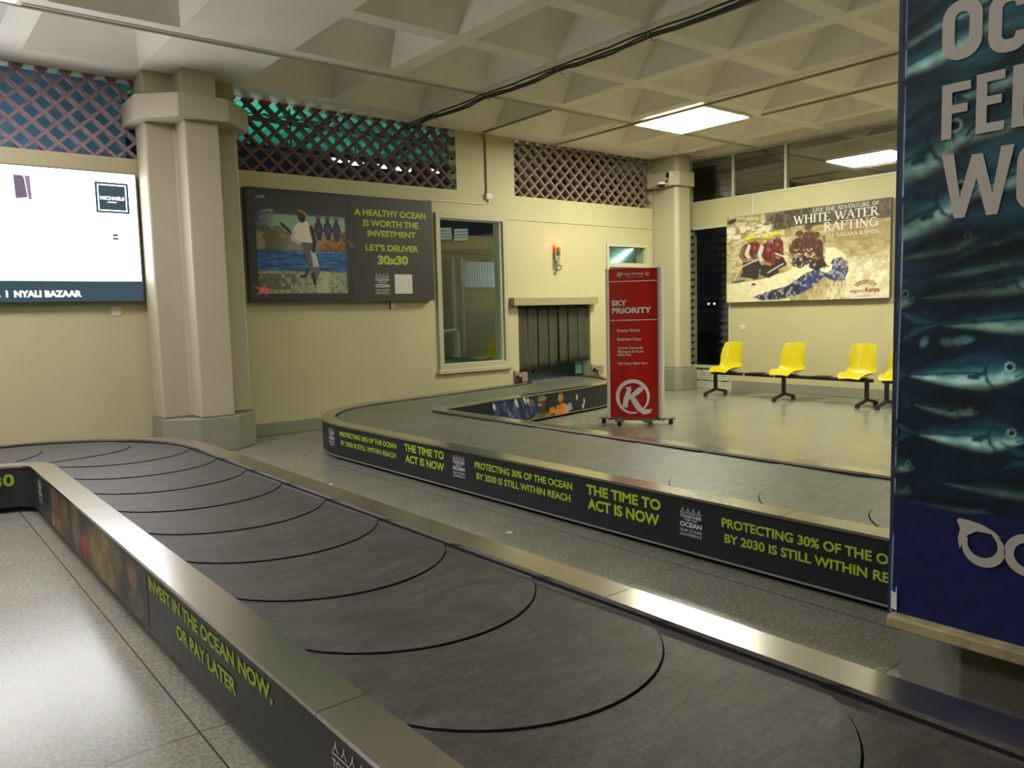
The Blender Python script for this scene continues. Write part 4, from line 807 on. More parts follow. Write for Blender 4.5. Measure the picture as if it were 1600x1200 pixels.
# warning beacon
t = empty('warning_beacon', (8.9, YW, 2.15), 'stacked red, amber and green warning beacon glowing red above the hatch', 'beacon')
bx, by = 8.905, YW - .085
MB().box((bx - .045, YW - .03, 2.20), (bx + .045, YW, 2.34)).build('wall_bracket', M_ALU, t, bevel=.005)
MB().bar((bx, YW - .02, 2.27), (bx, by, 2.27), .05, .03).tube([(bx, by, 2.26), (bx, by, 2.41)], .028, 12).build('stem', M_ALU, t)
MB().tube([(bx, by, 2.41), (bx, by, 2.48)], .034, 14).build('green_lens', mat('green_lens', (.02, .20, .03), .25), t)
MB().tube([(bx, by, 2.483), (bx, by, 2.55)], .034, 14).build('amber_lens', mat('amber_lens', (.50, .16, .02), .25), t)
MB().tube([(bx, by, 2.553), (bx, by, 2.63), (bx, by, 2.645)], [.034, .034, .02], 14).build('red_lens', mat('red_lens', (.7, .03, .01), .25, emit=((1, .07, .02), 8)), t)
MB().tube([(bx + .05, YW - .03, 2.25), (bx + .07, by, 2.24), (bx + .05, by, 2.19), (bx - .02, YW - .03, 2.16), (bx - .02, YW - .01, 2.10)], .009, 6).build('lead', M_CABLE, t)

# hatch with rubber strip curtain
t = empty('strip_curtain', (8.9, YW, 1.6), 'dark rubber strip curtain hanging in the baggage hatch', 'curtain')
MB().box((7.90, YW - .13, 1.60), (9.78, YW - .002, 1.725)).build('header_box', M_HEAD, t, bevel=.006)
rr = random.Random(11); N = 14
for k in range(N):
    a = 8.09 + k * 1.60 / N; b = a + 1.60 / N + .02; zb = .52 + .13 * (k / (N - 1)) + rr.uniform(-.015, .015)
    V = []; F = []; n_ = 7; m_ = 9; ph = rr.uniform(0, 6)
    for j in range(m_):
        for i in range(n_):
            u = i / (n_ - 1); v = j / (m_ - 1); V.append((a + (b - a) * u + .012 * v * math.sin(ph), YW + .055 + (.02 if k % 2 else 0) + .012 * math.sin(u * 3.14 + ph) + .02 * v * math.sin(ph * 2), 1.61 + (zb - 1.61) * v))
    F = [(j * n_ + i, j * n_ + i + 1, (j + 1) * n_ + i + 1, (j + 1) * n_ + i) for j in range(m_ - 1) for i in range(n_ - 1)]
    o = MB().add(V, F).build('curtain_strip', M_CURTAIN, t, smooth=True); so = o.modifiers.new('thick', 'SOLIDIFY'); so.thickness = .006
struct(MB().box((7.2, 11.75, 0), (11.6, 11.80, .70)).build('wall_tunnel', mat('tunnel_grey', (.22, .21, .17), .7)))
tag(MB().box((9.55, YW + .22, .40), (9.70, YW + .24, .62)).build('green_glass_sheet', mat('green_sheet', (.25, .55, .45), .3)), 'green glass edge showing under the curtain at the hatch corner', 'glass')
def bracket(x, label, flip):
    t = empty('sensor_bracket', (x, YW, .4), label, 'bracket')
    y = YW
    MB().box((x - .01 * flip, y - .10, .385), (x + .11 * flip, y, .53)).build('bracket_plate', mat('bracket_rust_grey', (.28, .20, .15), .6), t, bevel=.006)
    MB().box((x - .10 * flip, y - .03, .385), (x - .01 * flip, y, .56)).build('mounting_plate', M_HEAD, t, bevel=.004)
    MB().tube([(x - .05 * flip, y - .11, .49), (x - .05 * flip, y - .02, .49)], .028, 10).build('sensor_eye', M_ALU, t)
    MB().box((x - .09 * flip, y - .09, .44), (x - .02 * flip, y - .03, .47)).build('clamp', M_BLACKMETAL, t)
bracket(8.06, 'small sensor bracket at the window-side foot of the baggage hatch', 1)
bracket(9.80, 'small sensor bracket at the foot of the baggage hatch by the red sign', 1)

# camera on the corner column
t = empty('security_camera', (11.26, 9.35, 3.8), 'white security camera and junction box on the corner column capital', 'camera')
MB().box((11.20, 9.17, 3.80), (11.26, 9.30, 3.91)).build('junction_box', M_WHITEP, t, bevel=.01)
MB().tube([(11.16, 9.36, 3.74), (11.16, 9.36, 3.70)], [.075, .08], 16).build('camera_base', M_WHITEP, t)
MB().tube([(11.16, 9.36, 3.70), (11.16, 9.36, 3.665), (11.16, 9.36, 3.64)], [.07, .055, .02], 16).build('camera_dome', M_BLACKMETAL, t)
MB().bar((11.16, 9.36, 3.735), (11.28, 9.36, 3.735), .05, .03).build('arm', M_WHITEP, t)
MB().tube([(11.22, 9.55, 3.95)] + [(11.22, 9.46 + .13 * math.cos(a), 3.86 - .13 * math.sin(a) * 1.0) for a in np.linspace(0, 3.1, 9)] + [(11.22, 9.28, 3.9)], .012, 6).build('lead', M_CABLE, t)
MB().tube([(11.22, 9.24, 3.80), (11.19, 9.26, 3.75), (11.16, 9.32, 3.73)], .014, 6).build('lead', M_CABLE, t)

# ================================================================== RAFTING POSTER
PX = 12.0
pp = lambda x_: (lambda y, z: (x_, -y, z))      # canvas x = -Y so that it reads left to right
rp = empty('rafting_poster', (PX, 7.1, 1.58), 'rafting poster with a blue and white raft, LIVE THE ADVENTURE OF WHITE WATER RAFTING', 'poster')
MB().box((PX + .002, 5.66, 1.575), (PX + .07, 8.58, 3.075)).build('poster_board', M_SIGNEDGE, rp)
MB().box((PX + .07, 5.9, 1.8), (XR - .001, 5.95, 2.9)).build('wall_batten', M_HEAD, rp); MB().box((PX + .07, 8.3, 1.8), (XR - .001, 8.35, 2.9)).build('wall_batten', M_HEAD, rp)
MB().tube([(XR - .02, 8.09, 3.42), (XR - .02, 8.09, 3.03)], .012, 6).build('feed_pipe', M_PLASTICW, rp)
c = Canvas(-8.58, 1.575, -5.66, 3.075, 460, 236, C(176, 160, 110)); nz = c.noise(4, 5, 5, 1); nf = c.noise(24, 24, 4, 2); ns = c.noise(9, 26, 4, 6)
yy = lambda P: [(-a, b) for a, b in P]
c.put(np.clip((nz - .35) * 3, 0, 1) * .75, C(140, 118, 58)); c.put(np.clip((c.Y - 2.55) / .2, 0, 1) * (c.X < -6.9) * .5, C(128, 112, 60)); c.put((ns > .55) * .55 * (c.Y > 2.1), C(206, 196, 160))
c.put(np.clip((c.X + 7.0) / .5, 0, 1) * np.clip((c.Y - 2.2) / .3, 0, 1) * np.clip((2.85 - c.Y) / .15, 0, 1) * .7 * np.clip(nf * 1.6, 0, 1), C(142, 112, 60))
c.poly(yy([(7.83, 2.89), (7.66, 3.02), (7.55, 3.07), (5.66, 3.07), (5.66, 2.78), (6.3, 2.77), (7.2, 2.80), (7.55, 2.78), (7.72, 2.81)]), C(78, 68, 50)); c.put(((c.Y > 2.77) & (c.X > -7.8) & (nz > .48)) * .55, C(52, 46, 36)); c.put(((c.Y > 2.80) & (c.X > -7.75) & (nf > .58)) * .5, C(118, 108, 80))
c.ell(-8.47, 3.0, .10, .04, C(64, 58, 36), rot=15); c.put(np.clip((c.Y - 2.60) / .08, 0, 1) * np.clip((2.96 - c.Y) / .10, 0, 1) * np.clip((-7.62 - c.X + .2 * (nz - .5)) / .12, 0, 1) * np.clip((ns - .38) * 6, 0, 1) * .85, C(214, 206, 178))
c.put(np.clip((2.25 - c.Y + .12 * (nz - .5)) / .15, 0, 1) * np.clip((c.X + 7.2) / .8, 0, 1), C(208, 196, 152)); c.put(np.clip((2.3 - c.Y) / .2, 0, 1) * np.clip((c.X + 6.5) / .4, 0, 1) * (nf > .5) * .6, C(232, 226, 196))
c.put(np.clip((1.93 - c.Y) / .06, 0, 1) * (c.X < -7.3), C(216, 206, 158)); c.put(np.clip((1.85 - c.Y) / .06, 0, 1) * (nf > .52) * .5, C(180, 168, 110))
# raft
c.poly(yy([(8.50, 1.90), (7.9, 1.95), (7.40, 2.06), (7.05, 2.25), (6.75, 2.40), (6.55, 2.40), (6.35, 2.27), (6.31, 2.06), (6.42, 1.93), (6.7, 1.93), (6.95, 1.80), (7.3, 1.64), (7.8, 1.60), (8.02, 1.66), (8.4, 1.80)]), C(214, 204, 158))
c.put(((c.Y < 1.93) & (c.X > -7.35) & (c.X < -6.35) & (c.noise(40, 9, 3, 41) > .5)) * .7, C(150, 122, 72))
c.poly(yy([(8.05, 1.655), (7.75, 1.74), (7.35, 1.83), (7.05, 2.01), (6.80, 2.09), (6.62, 2.13), (6.56, 2.22), (6.42, 2.235), (6.32, 2.15), (6.31, 2.02), (6.38, 1.87), (6.52, 1.86), (6.72, 1.94), (6.92, 1.78), (7.2, 1.66), (7.5, 1.60), (7.85, 1.595)]), C(50, 52, 112))
c.put(((c.c[..., 2] > c.c[..., 0] + .08) & (nf > .56)) * .65, C(190, 184, 160)); c.put(((c.c[..., 2] > c.c[..., 0] + .08) & (c.X < -7.15) & (nf < .5)) * .8, C(40, 38, 44))
c.poly(yy([(6.80, 2.12), (6.78, 2.03), (6.66, 2.0), (6.58, 2.06), (6.58, 2.14), (6.7, 2.17)]), C(216, 208, 170)); c.line(yy([(6.72, 2.08), (6.68, 2.12), (6.64, 2.10)]), .02, C(70, 60, 40))
c.line(yy([(8.05, 1.875), (8.00, 1.875)]), .03, C(40, 40, 34)); c.line(yy([(8.05, 1.96), (7.75, 1.99)]), .015, C(60, 54, 44)); c.line(yy([(7.95, 2.0), (7.6, 2.06)]), .012, C(90, 84, 64))
# crew
def rafter(x, z, helm, vest, sk_, k=1.0):
    X_ = lambda a, b: (-x + a * k, z + b * k)
    c.poly([X_(-.11, -.40), X_(.13, -.40), X_(.20, -.52), X_(.02, -.60), X_(-.13, -.54)], C(46, 40, 44))
    c.poly([X_(-.125, -.12), X_(-.05, -.075), X_(.07, -.075), X_(.125, -.13), X_(.135, -.40), X_(-.115, -.40)], vest)
    for a in (-.045, .05): c.line([X_(a, -.09), X_(a - .01, -.39)], .016 * k, C(66, 22, 24))
    for b in (-.21, -.30): c.line([X_(-.11, b), X_(.125, b)], .014 * k, C(70, 26, 26))
    c.ell(*X_(.02, -.18), .03 * k, .035 * k, C(168, 84, 76), al=.7); c.ell(*X_(.085, -.26), .02 * k, .05 * k, C(150, 64, 58), al=.6)
    c.line([X_(-.10, -.14), X_(-.15, -.27), X_(-.08, -.36)], .075 * k, sk_); c.line([X_(-.08, -.36), X_(.05, -.40)], .045 * k, C(150, 108, 78))
    c.ell(*X_(.02, -.045), .042 * k, .062 * k, C(112, 76, 52)); c.ell(*X_(.045, -.05), .018 * k, .03 * k, C(156, 112, 80), al=.8)
    c.ell(*X_(0, .005), .072 * k, .050 * k, helm); c.ell(*X_(-.02, .025), .03 * k, .018 * k, np.minimum(np.array(helm) * 1.25, 1), al=.8); c.line([X_(-.07, -.02), X_(.08, -.022)], .012 * k, C(96, 80, 20))
Y_, V_ = C(196, 178, 28), C(116, 34, 34)
for x_, z_ in ((7.0, 2.76), (7.16, 2.67), (6.86, 2.62)): rafter(x_, z_, C(84, 48, 26), C(94, 44, 34), C(96, 62, 42), .95)
c.put(((c.X > -7.35) & (c.X < -6.70) & (c.Y > 2.18) & (c.Y < 2.60) & (nf > .48)) * .55, C(62, 38, 28)); c.put(((c.X > -7.42) & (c.X < -6.85) & (c.Y > 2.12) & (c.Y < 2.42) & (c.noise(34, 34, 2, 21) > .60)) * .8, C(206, 196, 160))
rafter(7.58, 2.70, Y_, V_, C(176, 160, 130)); rafter(8.13, 2.66, Y_, C(90, 34, 34), C(120, 90, 60)); rafter(8.02, 2.68, Y_, V_, C(190, 184, 164)); rafter(7.75, 2.66, Y_, V_, C(186, 178, 158), 1.15)
c.poly(yy([(8.30, 2.02), (8.2, 2.2), (7.98, 2.26), (7.9, 2.08), (7.95, 1.96)]), C(52, 44, 46)); c.poly(yy([(8.02, 2.40), (7.94, 2.40), (7.92, 2.28), (8.0, 2.26)]), C(72, 100, 122), .8)
c.line(yy([(8.50, 1.82), (8.30, 2.18), (7.95, 2.30)]), .022, C(206, 196, 160)); c.line(yy([(8.30, 1.93), (8.46, 1.93), (8.2, 1.955)]), .03, C(52, 84, 116)); c.line(yy([(7.6, 2.38), (7.40, 2.30)]), .025, C(206, 198, 170)); c.line(yy([(7.75, 2.06), (7.45, 2.20)]), .02, C(206, 198, 170))
# destination mark
for k in range(9):
    a_ = math.radians(25 + 16 * k); c.ell(-6.03 + .17 * math.cos(a_), 1.745 + .10 * math.sin(a_), .018, .014, [C(70, 40, 30), C(150, 40, 30), C(60, 70, 40)][k % 3])
c.line([(-6.03 + .14 * math.cos(math.radians(a_)), 1.735 + .075 * math.sin(math.radians(a_))) for a_ in range(10, 175, 15)], .012, C(60, 40, 30)); c.poly([(-6.03, 1.80), (-6.07, 1.85), (-6.03, 1.87), (-5.99, 1.85)], C(150, 40, 30))
c.put(np.clip((1.80 - c.Y) / .12, 0, 1) * np.clip((c.X + 6.9) / .3, 0, 1) * (c.noise(14, 14, 4, 44) > .42) * .75, C(222, 212, 184)); c.put(np.clip((c.X + 6.6) / .3, 0, 1) * np.clip((2.55 - c.Y) / .2, 0, 1) * (c.noise(9, 9, 4, 45) > .5) * .5, C(190, 170, 124)); c.blur(2); c.c = c.c * .74 + c.c.mean(axis=2, keepdims=True) * .26; c.c = c.c * (.9 + .2 * nf[..., None]); c.sheet('printed_face', pp(PX), M_PRINT, rp, 1.12)
for s_, box in (('LIVE THE ADVENTURE OF', (-6.92, 2.985, -5.83, 3.045)), ('WHITE WATER', (-7.26, 2.83, -5.84, 2.965)), ('RAFTING', (-6.73, 2.67, -5.84, 2.805)), ('AT SAGANA RAPIDS', (-6.66, 2.565, -5.84, 2.62))):
    q = MB(); serif_text(q, s_, box, pp(PX - .004)); o = q.build('headline_lettering', M_GREYP, rp); o['label'] = 'pale serif words ' + s_
q = MB(); fit_text(q, 'magical', (-6.28, 1.655, -6.08, 1.72), pp(PX - .004), 0); q.build('tagline_lettering', mat('brown_ink', (.10, .05, .03), .6), rp)
q = MB(); fit_text(q, 'Kenya', (-6.03, 1.65, -5.81, 1.745), pp(PX - .004), .02); q.build('tagline_lettering', mat('red_ink', (.22, .03, .025), .6), rp)
q = MB(); stroke(q, [(-6.18, 1.61), (-5.90, 1.612)], .006, pp(PX - .004)); q.build('web_line', MATS['brown_ink'], rp)

# ================================================================== BENCHES AND CHAIRS
def bench(y0, y1, legs, mounts, label):
    t = empty('bench_frame', (11.15, (y0 + y1) / 2, 0), label, 'bench', 'black steel seat benches along the side wall')
    MB().box((11.12, min(y0, y1), .355), (11.18, max(y0, y1), .405)).build('beam', M_BLACKMETAL, t, bevel=.005)
    for y in legs:
        lg = MB(); lg.box((11.125, y - .025, .10), (11.175, y + .025, .36)); lg.bar((11.15, y, .10), (10.87, y, .045), .045, .04); lg.bar((11.15, y, .10), (11.43, y, .045), .045, .04)
        lo = lg.build('leg', M_BLACKMETAL, t, bevel=.004)
        fo = MB(); fo.box((10.85, y - .026, 0), (10.90, y + .026, .05)); fo.build('foot_pad', M_RUBBER, lo); fo = MB(); fo.box((11.40, y - .026, 0), (11.45, y + .026, .05)); fo.build('foot_pad', M_RUBBER, lo)
    for y in mounts: MB().box((11.03, y - .11, .405), (11.27, y + .11, .417)).build('seat_mount', M_BLACKMETAL, t)
    for y in mounts[1:3]: MB().box((11.10, y + .2, .37), (11.118, y + .225, .39)).build('beam_plug', M_WHITEP, t)
bench(8.28, 5.47, (8.20, 6.90, 5.56), (7.97, 7.40, 6.83, 6.26, 5.70), 'long black bench frame under the rafting poster carrying three yellow seats')
bench(5.33, 2.6, (5.27, 3.97, 2.7), (5.10, 4.5, 3.96, 3.4, 2.9), 'second black bench frame, cut off by the fish banner')
def chair_shell():
    prof = [(-.262, .418, .150), (-.255, .434, .178), (-.20, .447, .208), (-.10, .443, .222), (0, .436, .226), (.07, .440, .226), (.125, .468, .224), (.16, .53, .224), (.185, .62, .219), (.205, .72, .208), (.222, .81, .194), (.236, .875, .182), (.243, .900, .174), (.245, .907, .160)]
    n_ = 13; V = []
    for i, (x, z, hw) in enumerate(prof):
        back = min(1, max(0, (z - .44) / .2)); lip = 1 - min(1, i / 3)
        for j in range(n_):
            s_ = 2 * j / (n_ - 1) - 1; e = abs(s_) ** 2.6
            V.append((x - .075 * back * e * (1 - .5 * max(0, (z - .7) / .2)), s_ * hw, z + .055 * (1 - back) * e * (1 - lip) - .02 * lip * e - (.012 * e if i >= len(prof) - 2 else 0)))
    return V, [(i * n_ + j, i * n_ + j + 1, (i + 1) * n_ + j + 1, (i + 1) * n_ + j) for i in range(len(prof) - 1) for j in range(n_ - 1)]
def chair(loc, label):
    t = empty('shell_chair', loc, label, 'chair', 'yellow shell chairs on the black benches'); LOCAL.add(t.name)
    V, F = chair_shell(); o = MB().add(V, F).build('seat_shell', M_YELLOW, t, smooth=True)
    s_ = o.modifiers.new('thick', 'SOLIDIFY'); s_.thickness = .009; s_.offset = 0; b = o.modifiers.new('round', 'SUBSURF'); b.levels = 2; b.render_levels = 2
    MB().tube([(-.02, 0, .417), (-.02, 0, .434)], .07, 12).build('seat_boss', M_BLACKMETAL, t)
    return t
ch0 = chair((11.15, 7.97, 0), 'yellow shell chair at the bench end by the louvred window')
for y, lab in ((6.83, 'middle yellow shell chair of the three on the long bench'), (5.70, 'yellow shell chair at the far bench end, beside the second bench'), (5.10, 'yellow shell chair half hidden behind the fish banner')):
    c2 = ch0.copy(); COL.objects.link(c2); c2.location = (11.15, y, 0); c2['label'] = lab
    for k in list(ch0.children):
        d = k.copy(); COL.objects.link(d); d.parent = c2

# ================================================================== RED SIGN
b1 = Vector((7.474, 7.186, 0)); us_ = Vector((.588, -.809, 0)); nn = Vector((-.809, -.588, 0))
def fs(off): return lambda a, z: tuple(b1 + us_ * a + nn * (off + .035 * (1 - ((a - .34) / .32) ** 2)) + Vector((0, 0, z)))
rs = empty('priority_sign', tuple(b1 + us_ * .35), 'red SKY PRIORITY sign on a castor base with pale side posts', 'sign')
V = []; n_ = 17; zs_ = (.055, 2.02)
for z in zs_:
    for i in range(n_): V.append(fs(.02)(.025 + .62 * i / (n_ - 1), z))
for z in zs_:
    for i in range(n_): V.append(tuple(b1 + us_ * (.025 + .62 * i / (n_ - 1)) + nn * (-.02 - .035 * (1 - ((.025 + .62 * i / (n_ - 1) - .34) / .32) ** 2)) + Vector((0, 0, z))))
F = [(i, i + 1, n_ + i + 1, n_ + i) for i in range(n_ - 1)] + [(2 * n_ + i, 2 * n_ + i + 1, 3 * n_ + i + 1, 3 * n_ + i) for i in range(n_ - 1)] + [(i, i + 1, 2 * n_ + i + 1, 2 * n_ + i) for i in range(n_ - 1)] + [(n_ + i, n_ + i + 1, 3 * n_ + i + 1, 3 * n_ + i) for i in range(n_ - 1)]
MB().add(V, F).build('red_panel', M_RED, rs)
m_post = mat('pale_post', (.58, .57, .52), .45)
for a, wd in ((.002, .05), (.682, .078)):
    q = MB(); pr = [(wd / 2 * math.cos(k * math.pi / 8), .06 * math.sin(k * math.pi / 8)) for k in range(16)]
    q.prism(pr, .05, 2.03, f=lambda x, y, z, a=a: tuple(b1 + us_ * (a + x) + nn * y + Vector((0, 0, z)))); q.build('side_post', m_post, rs)
q = MB(); q.prism([(-.13, -.06), (.86, -.06), (.86, .06), (-.13, .06)], .072, .088, f=lambda x, y, z: tuple(b1 + us_ * x + nn * y + Vector((0, 0, z))))
q.prism([(.10, -.26), (.22, -.26), (.22, .26), (.10, .26)], .06, .074, f=lambda x, y, z: tuple(b1 + us_ * x + nn * y + Vector((0, 0, z)))); q.prism([(.46, -.26), (.58, -.26), (.58, .26), (.46, .26)], .06, .074, f=lambda x, y, z: tuple(b1 + us_ * x + nn * y + Vector((0, 0, z))))
q.build('base_plate', mat('dark_base_steel', (.10, .09, .065), .45), rs, bevel=.003)
for a, o_ in ((-.07, 0), (.80, 0), (.16, .22), (.52, -.22)):
    P = b1 + us_ * a + nn * o_
    w_ = MB().tube([tuple(P + nn * .012 + Vector((0, 0, .031))), tuple(P - nn * .012 + Vector((0, 0, .031)))], .031, 14).build('castor_wheel', M_RUBBER, rs)
    MB().bar(tuple(P + Vector((.0, 0, .035))), tuple(P + Vector((0, 0, .072))), .03, .045).build('castor_fork', M_BLACKMETAL, w_)
fsx = fs(.0235)
def hrule(z):
    q = MB(); P = [(.028 + .614 * i / 14, z) for i in range(15)]; stroke(q, P, .010, fsx); q.build('white_rule', M_WHITEP, rs)
hrule(1.858); hrule(1.36)
for s_, box, bo in (('SKY', (.055, 1.543, .26, 1.62), .045), ('PRIORITY', (.058, 1.447, .572, 1.523), .045), ('Kenya Airways', (.185, 1.93, .475, 1.97), .02), ('The Pride of Africa', (.245, 1.905, .475, 1.92), 0),
                    ('Premier World', (.127, 1.208, .41, 1.245), .02), ('Business Class', (.127, 1.098, .435, 1.136), .02), ('Asante Rewards', (.13, .987, .455, 1.02), .02), ('Platinum & Gold', (.13, .938, .46, .972), .02), ('Elite Plus', (.13, .898, .305, .931), .02), ('SkyTeam Elite Plus', (.13, .778, .514, .816), .02)):
    line_of(rs, s_, box, fsx, bo, M_GREYP, 'white words ' + s_, 'sign_lettering')
def knot(cx_, cz_, k, nm):
    q = MB(); n_ = 44; A = [math.radians(-52 + 338 * i / n_) for i in range(n_ + 1)]
    stroke(q, [(cx_ + .200 * k * math.cos(a), cz_ + .208 * k * math.sin(a)) for a in A], [k * (.014 + .036 * abs(math.sin((i / n_) * math.pi * 1.0)) ** .7) for i in range(n_ + 1)], fsx)
    X = lambda x, z: (cx_ + (x - .32) * k, cz_ + (z - .362) * k)
    stroke(q, [X(.215, .225), X(.232, .33), X(.262, .42), X(.285, .475)], [.066 * k, .068 * k, .06 * k, .046 * k], fsx); stroke(q, [X(.225, .475), X(.262, .482), X(.30, .492)], [.012 * k, .03 * k, .012 * k], fsx)
    stroke(q, [X(.47, .505), X(.415, .46), X(.345, .40), X(.268, .345)], [.012 * k, .070 * k, .062 * k, .04 * k], fsx)
    stroke(q, [X(.30, .375), X(.345, .30), X(.40, .215), X(.465, .168), X(.53, .175), X(.565, .205)], [.04 * k, .074 * k, .074 * k, .07 * k, .052 * k, .006 * k], fsx)
    q.build(nm, M_WHITEP, rs)
knot(.32, .362, 1, 'ringed_emblem'); knot(.158, 1.945, .13, 'small_emblem'); 
q = MB(); stroke(q, arc(.52, 1.945, .022, .022, 0, 360, 18), .004, fsx); stroke(q, arc(.52, 1.945, .010, .010, 90, 300, 10), .006, fsx); q.build('small_emblem', M_WHITEP, rs)

# ================================================================== FISH BANNER ON THE NEAR COLUMN
nc = empty('column', (3.2, .5, 0), 'near column wrapped in the fish banner', 'column', kind='structure')
MB().prism([(2.75, -.9), (2.75, 1.038), (3.11, 1.40), (3.65, 1.40), (3.65, -.9)], 0, .395).build('plinth', mat('shaded_terrazzo', (.15, .148, .115), .5, var=(90, .22, 3)), nc, bevel=.008)  # darker than the other plinths: shade here is put into the colour
MB().box((2.608, -.9, .399), (3.65, 1.222, .440)).build('painted_ledge', mat('grubby_cream_ledge', (.33, .285, .155), .6, var=(14, .35)), nc, bevel=.006)
MB().box((2.68, -.9, .442), (3.6, 1.235, ZC)).build('shaft', M_TRIMP, nc)
bn = empty('fish_banner', (2.66, .4, .44), 'tall dark blue fish banner wrapped round the near column', 'banner')
BX = 2.66; Y0B = 1.235
bf = lambda x, z: (BX + (.016 * max(0, (.018 - x) / .018)) + .0015 * math.sin(z * 9 + x * 7), Y0B - x + .013 * min(1, max(0, (1.7 - z) / 1.2)), z)
cb_ = Canvas(0, .43, 1.30, 2.95, 330, 520, C(12, 24, 36)); X, Yc_ = cb_.X, cb_.Y; nz = cb_.noise(3, 9, 5, 4); nf = cb_.noise(26, 40, 4, 5); nst = cb_.noise(4, 24, 4, 7)
up = np.clip((Yc_ - .85) / 1.1, 0, 1); cb_.put(up * .7 * np.clip((nz - .30) * 2.2, 0, 1), C(44, 74, 82)); cb_.put(np.clip((Yc_ - 1.75) / .3, 0, 1) * np.clip((nst - .45) * 3, 0, 1) * .5, C(70, 100, 96))
cb_.put(np.clip((.90 - Yc_) / .18, 0, 1), C(19, 20, 52))
def fish(nx_, nz_, ln, ht, rot=0, b=1.0, hd=True):
    """nose at (nx_, nz_), body trailing to the left when rot = 0"""
    t = math.radians(rot); dx = X - nx_; dz = Yc_ - nz_; u = -(dx * math.cos(t) + dz * math.sin(t)) / ln; v = (-dx * math.sin(t) + dz * math.cos(t)) / ht
    prof = np.where(u > 0, np.sqrt(np.clip(u, 0, None) / .30) * (u < .30) + (u >= .30) * np.clip(1 - (np.clip(u - .30, 0, None) / .66) ** 1.6, 0, 1), 0) * .5
    m = (np.abs(v) < prof) & (u > 0) & (u < 1.0); s_ = np.clip(v / np.maximum(prof, 1e-3), -1, 1)
    top = np.array(C(24, 46, 56)); mid = np.array(C(66, 98, 104)); bel = np.array(C(158, 164, 148)); a1 = np.clip((.45 - s_) / .6, 0, 1)[..., None]; a2 = np.clip((-.02 - s_) / .35, 0, 1)[..., None]
    col = (top * (1 - a1) + mid * a1) * (1 - a2 * .75) + bel * a2 * .75; lowd = np.clip((-.55 - s_) / .4, 0, 1)[..., None]; col = col * (1 - lowd * .65)
    col = col * b * (.7 + .5 * nst[..., None]) * (.8 + .35 * nf[..., None]); e = np.clip((prof - np.abs(v)) / .05, 0, 1)
    cb_.put_col(m * e, col)
    P = lambda uu, vv: (nx_ - uu * ln * math.cos(t) - vv * ht * math.sin(t), nz_ - uu * ln * math.sin(t) + vv * ht * math.cos(t))
    cb_.line([P(.30, .0), P(.6, -.01), P(.92, -.02)], ht * .05, C(14, 30, 38), .8)
    if hd:
        q = P(.24, -.02); cb_.line([P(.25, .34), P(.30, .1), P(.29, -.2), P(.24, -.38)], ht * .06, C(18, 36, 44), .8); cb_.line([P(.30, -.02), P(.42, -.10), P(.36, -.14)], ht * .09, C(20, 40, 48), .85)
        for k in range(3): cb_.line([P(.17 + .03 * k, .02 - .1 * k), P(.20 + .03 * k, -.28)], ht * .035, C(176, 176, 160), .45 * b)
        cb_.line([P(.0, -.02), P(.09, -.12)], ht * .045, C(14, 28, 36), .9)
        q = P(.125, .12); cb_.ell(*q, ht * .115, ht * .115, C(170, 170, 146), al=.85 * b); cb_.ell(*q, ht * .075, ht * .075, C(8, 14, 20))
    for sg in (1, -1): cb_.poly([P(.93, .03 * sg), P(1.12, .36 * sg), P(1.03, .02 * sg)], np.array(C(44, 72, 80)) * b, .8)
def put_col(a, col):
    a = np.clip(a, 0, 1)[..., None]; cb_.c = cb_.c * (1 - a) + col * a
cb_.put_col = put_col
for a in ((.42, 2.47, .62, .13, 18, .7, False), (.85, 2.30, .9, .15, 14, .9, False), (.30, 2.34, .5, .12, 16, 1.0, False), (.95, 2.5, .8, .14, 10, .6, True), (.62, 2.12, .7, .13, 15, .8, False), (.20, 2.12, .28, .11, 24, .8, True), (.24, 2.045, .50, .19, 22, 1.0, True), (1.0, 2.02, .75, .15, 12, .8, True), (.72, 1.98, .75, .12, 16, 1.0, False), (.255, 1.86, .46, .16, 24, 1.05, True), (.8, 1.8, .6, .13, 14, .7, True),
          (.26, 1.70, .30, .09, 12, .45, True), (.55, 1.66, .5, .12, 10, .5, True), (.9, 1.55, .6, .15, 2, .6, True), (.50, 1.575, .48, .10, 8, .7, True), (.072, 1.515, .30, .11, 2, 1.0, True), (.75, 1.47, .66, .15, 4, 1.0, True), (.40, 1.285, .385, .125, 4, 1.1, True), (1.1, 1.25, .6, .15, 3, .9, True), (.275, 1.155, .22, .07, -2, .8, True), (.41, 1.085, .36, .115, 3, 1.1, True), (1.0, 1.02, .6, .14, 0, .8, True), (.085, .95, .20, .075, -6, .75, True), (.62, .93, .5, .09, 2, .45, True), (.085, .87, .2, .055, 0, .6, True), (.33, .845, .30, .045, 2, .5, True), (1.2, .85, .5, .1, 0, .5, True)):
    fish(*a)
cb_.ell(.215, 1.375, .035, .014, C(96, 116, 120), rot=10, soft=.5); cb_.ell(.17, 1.37, .02, .014, C(80, 100, 106), soft=.5); cb_.ell(.10, 1.37, .012, .02, C(80, 100, 106), rot=-30, soft=.5)
cb_.put(np.clip((.86 - Yc_) / .10, 0, 1) * .9, C(20, 21, 56)); cb_.blur(1); cb_.c = cb_.c * (.82 + .36 * nf[..., None]); cb_.put((X < .020) * .75, C(22, 24, 52)); cb_.put(np.clip((.021 - np.abs(X - .021)) / .004, 0, 1) * (np.abs(X - .021) < .0022) * (nz > .42), C(120, 124, 130))
